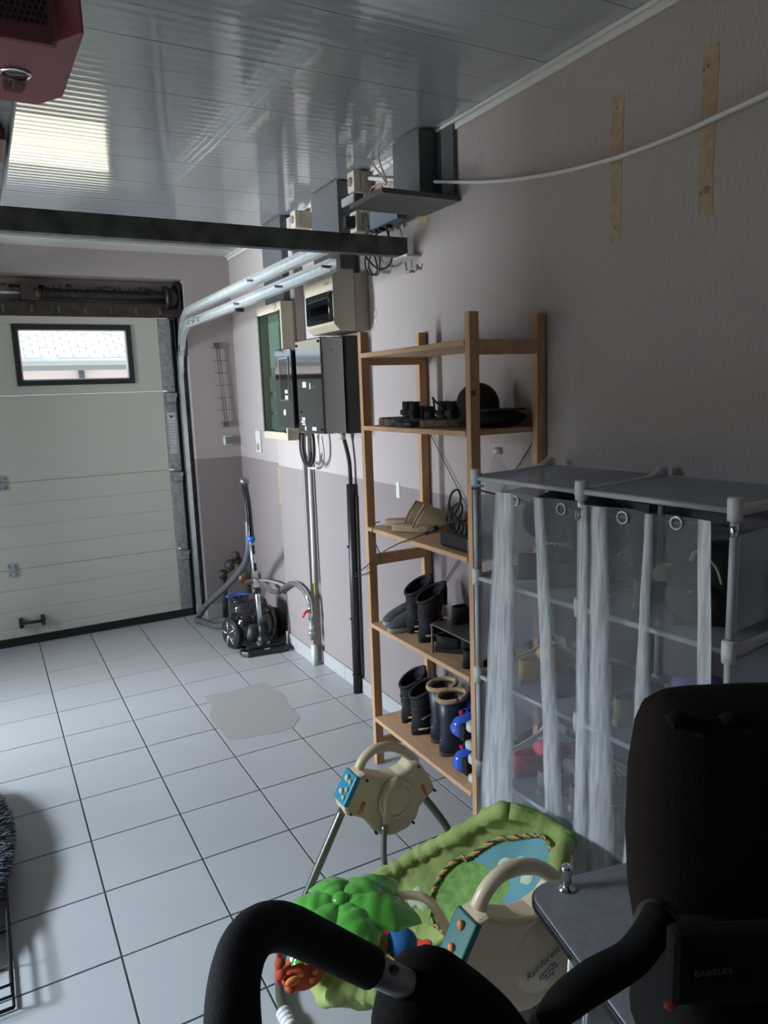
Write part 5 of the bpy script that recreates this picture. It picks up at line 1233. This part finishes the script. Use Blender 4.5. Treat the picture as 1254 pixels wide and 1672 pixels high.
obj('seat_base', G().rings([[Vector((cb_.x+hw*math.copysign(abs(cos(a))**.6, cos(a)), yy+dd*math.copysign(abs(sin(a))**.6, sin(a)), z)) for a in [2*pi*j/24 for j in range(24)]] for z, hw, yy, dd in ((.60, .10, .94, .12), (.66, .125, .94, .14), (.74, .115, .95, .13), (.79, .10, .97, .11), (.83, .085, 1.0, .08))]), M_soot, st, local=True)
ar = [Lp(1078, 1495, .92), Lp(1062, 1525, .90), Lp(1030, 1565, .88), Lp(975, 1598, .86), Lp(930, 1630, .84), Lp(905, 1655, .83), Lp(890, 1685, .82)]
obj('bumper_bar', G().tube(ar, [.024, .024, .024, .026, .024, .021, .02], 18, sub=5), M_soot, st, local=True)
obj('bar_joint', G().ell(Lp(1072, 1508, .93), (.032, .03, .035)), M_blk, st, local=True)
obj('bar_end', G().tube([Lp(893, 1668, .82), Lp(880, 1700, .82)], [.02, .024], 14), MAT('dark_brown_end', (.03, .017, .016), .6), st, local=True)
tb_ = Lp(1165, 1588, .775)
text('BARELIN', 'label_print', OS+RM @ tb_, RM @ basis((1, 0, .10), (0, 0, 1)), .012, MAT('faded_white_print', (.045, .045, .045), .8), st)
tagp = obj('brand_patch', G().box(tb_+Vector((-.05, .0012, -.05)), tb_+Vector((.12, .03, .05))), M_soot, st, local=True, bev=.01)
obj('red_toy_beads', G().ell(Lp(1108, 1622, .84), (.012, .008, .006), 10, 6), MAT('deep_red_bead', (.25, .02, .01), .5), st, local=True)
obj('red_toy_beads', G().ell(Lp(1095, 1640, .84), (.010, .008, .008), 10, 6), MATS['deep_red_bead'], st, local=True)
for i, (x, y) in enumerate(((.02, .42), (.02, 1.05), (.50, .55), (.50, 1.08))):
    whl = obj('wheel', G().lathe([(.05, -.018), (.09, -.018), (.095, -.01), (.095, .01), (.09, .018), (.05, .018)], (x, y, .095), (1, 0, 0), n=28), M_rub, st, local=True)
    obj('wheel_hub', G().cyl((x-.02, y, .095), (x+.02, y, .095), .052, n=20), M_alu, whl, local=True)
obj('chassis_tube', G().tube([Lp(850, 1760, .80), Vector((.14, .86, .5)), Vector((.08, 1.0, .2)), Vector((.03, 1.05, .095))], .014, 10, sub=4), M_alu, st, local=True)
obj('chassis_tube', G().tube([hb[0], Vector((hb[0].x+.01, .45, .7)), Vector((hb[0].x+.02, .43, .4)), Vector((.02, .42, .095))], .014, 10, sub=4), M_alu, st, local=True)
obj('chassis_tube', G().tube([Vector((cb_.x, .94, .63)), Vector((.48, .9, .3)), Vector((.50, 1.08, .095))], .014, 10, sub=4), M_alu, st, local=True)
obj('chassis_tube', G().tube([Vector((cb_.x, .90, .63)), Vector((.48, .7, .3)), Vector((.50, .55, .095))], .014, 10, sub=4), M_alu, st, local=True)
obj('cross_tube', G().tube([(.02, 1.05, .095), (.26, 1.08, .2), (.50, 1.08, .095)], .012, 10), M_alu, st, local=True)
obj('cross_tube', G().tube([(.02, .42, .095), (.26, .48, .2), (.50, .55, .095)], .012, 10), M_alu, st, local=True)

# ------------------------------------------------------------------ fur covered wire basket at the left edge
fz = thing('fur_basket', 'black wire basket topped with a shaggy grey cushion at the left edge', 'basket', (-.52, -3.1, 0))
x0, x1, y0, y1, zt = -.74, -.290, -3.38, -2.35, .12
for z in (.01, .045, .08): obj('wire_hoop', G().tube([(x0, y0, z), (x1, y0, z), (x1, y1, z), (x0, y1, z), (x0, y0, z)], .0045, 6), M_rub, fz)
for i in range(7):
    yy = y0+(y1-y0)*i/6; obj('wire', G().tube([(x1, yy, .08), (x1, yy, .006), (x0, yy, .006), (x0, yy, .08)], .003, 6), M_rub, fz)
cu_ = blob('cushion', None, None, (-.515, -2.62, .105), (.245, .56, .05), M_fur, 21, .03, parent=fz)
rnd = random.Random(9); g = G()
for i in range(9000):
    a = rnd.uniform(0, 2*pi); e = rnd.uniform(-.6, 1.0); k = math.sqrt(max(0, 1-e*e)); n_ = Vector((k*cos(a), k*sin(a), e))
    p = Vector((-.515+.245*n_.x, -2.62+.56*n_.y, .105+.05*n_.z)); d = (n_+Vector((rnd.uniform(-.5, .5), rnd.uniform(-.5, .5), rnd.uniform(-.6, .3)))).normalized()
    s_ = d.cross(Vector((rnd.uniform(-1, 1), rnd.uniform(-1, 1), rnd.uniform(-1, 1)))).normalized()*.0022; L_ = rnd.uniform(.02, .038)
    g.add([p-s_, p+s_, p+d*L_*.6+s_*.7+Vector((0, 0, -.003)), p+d*L_+Vector((0, 0, -.008)), p+d*L_*.6-s_*.7+Vector((0, 0, -.003))], [(0, 1, 2, 3, 4)], False)
o = obj('fur', g, MAT('fur_strands', (.10, .12, .15), .8, var=.6, vscale=90), fz, fixn=False); o['kind'] = 'stuff'
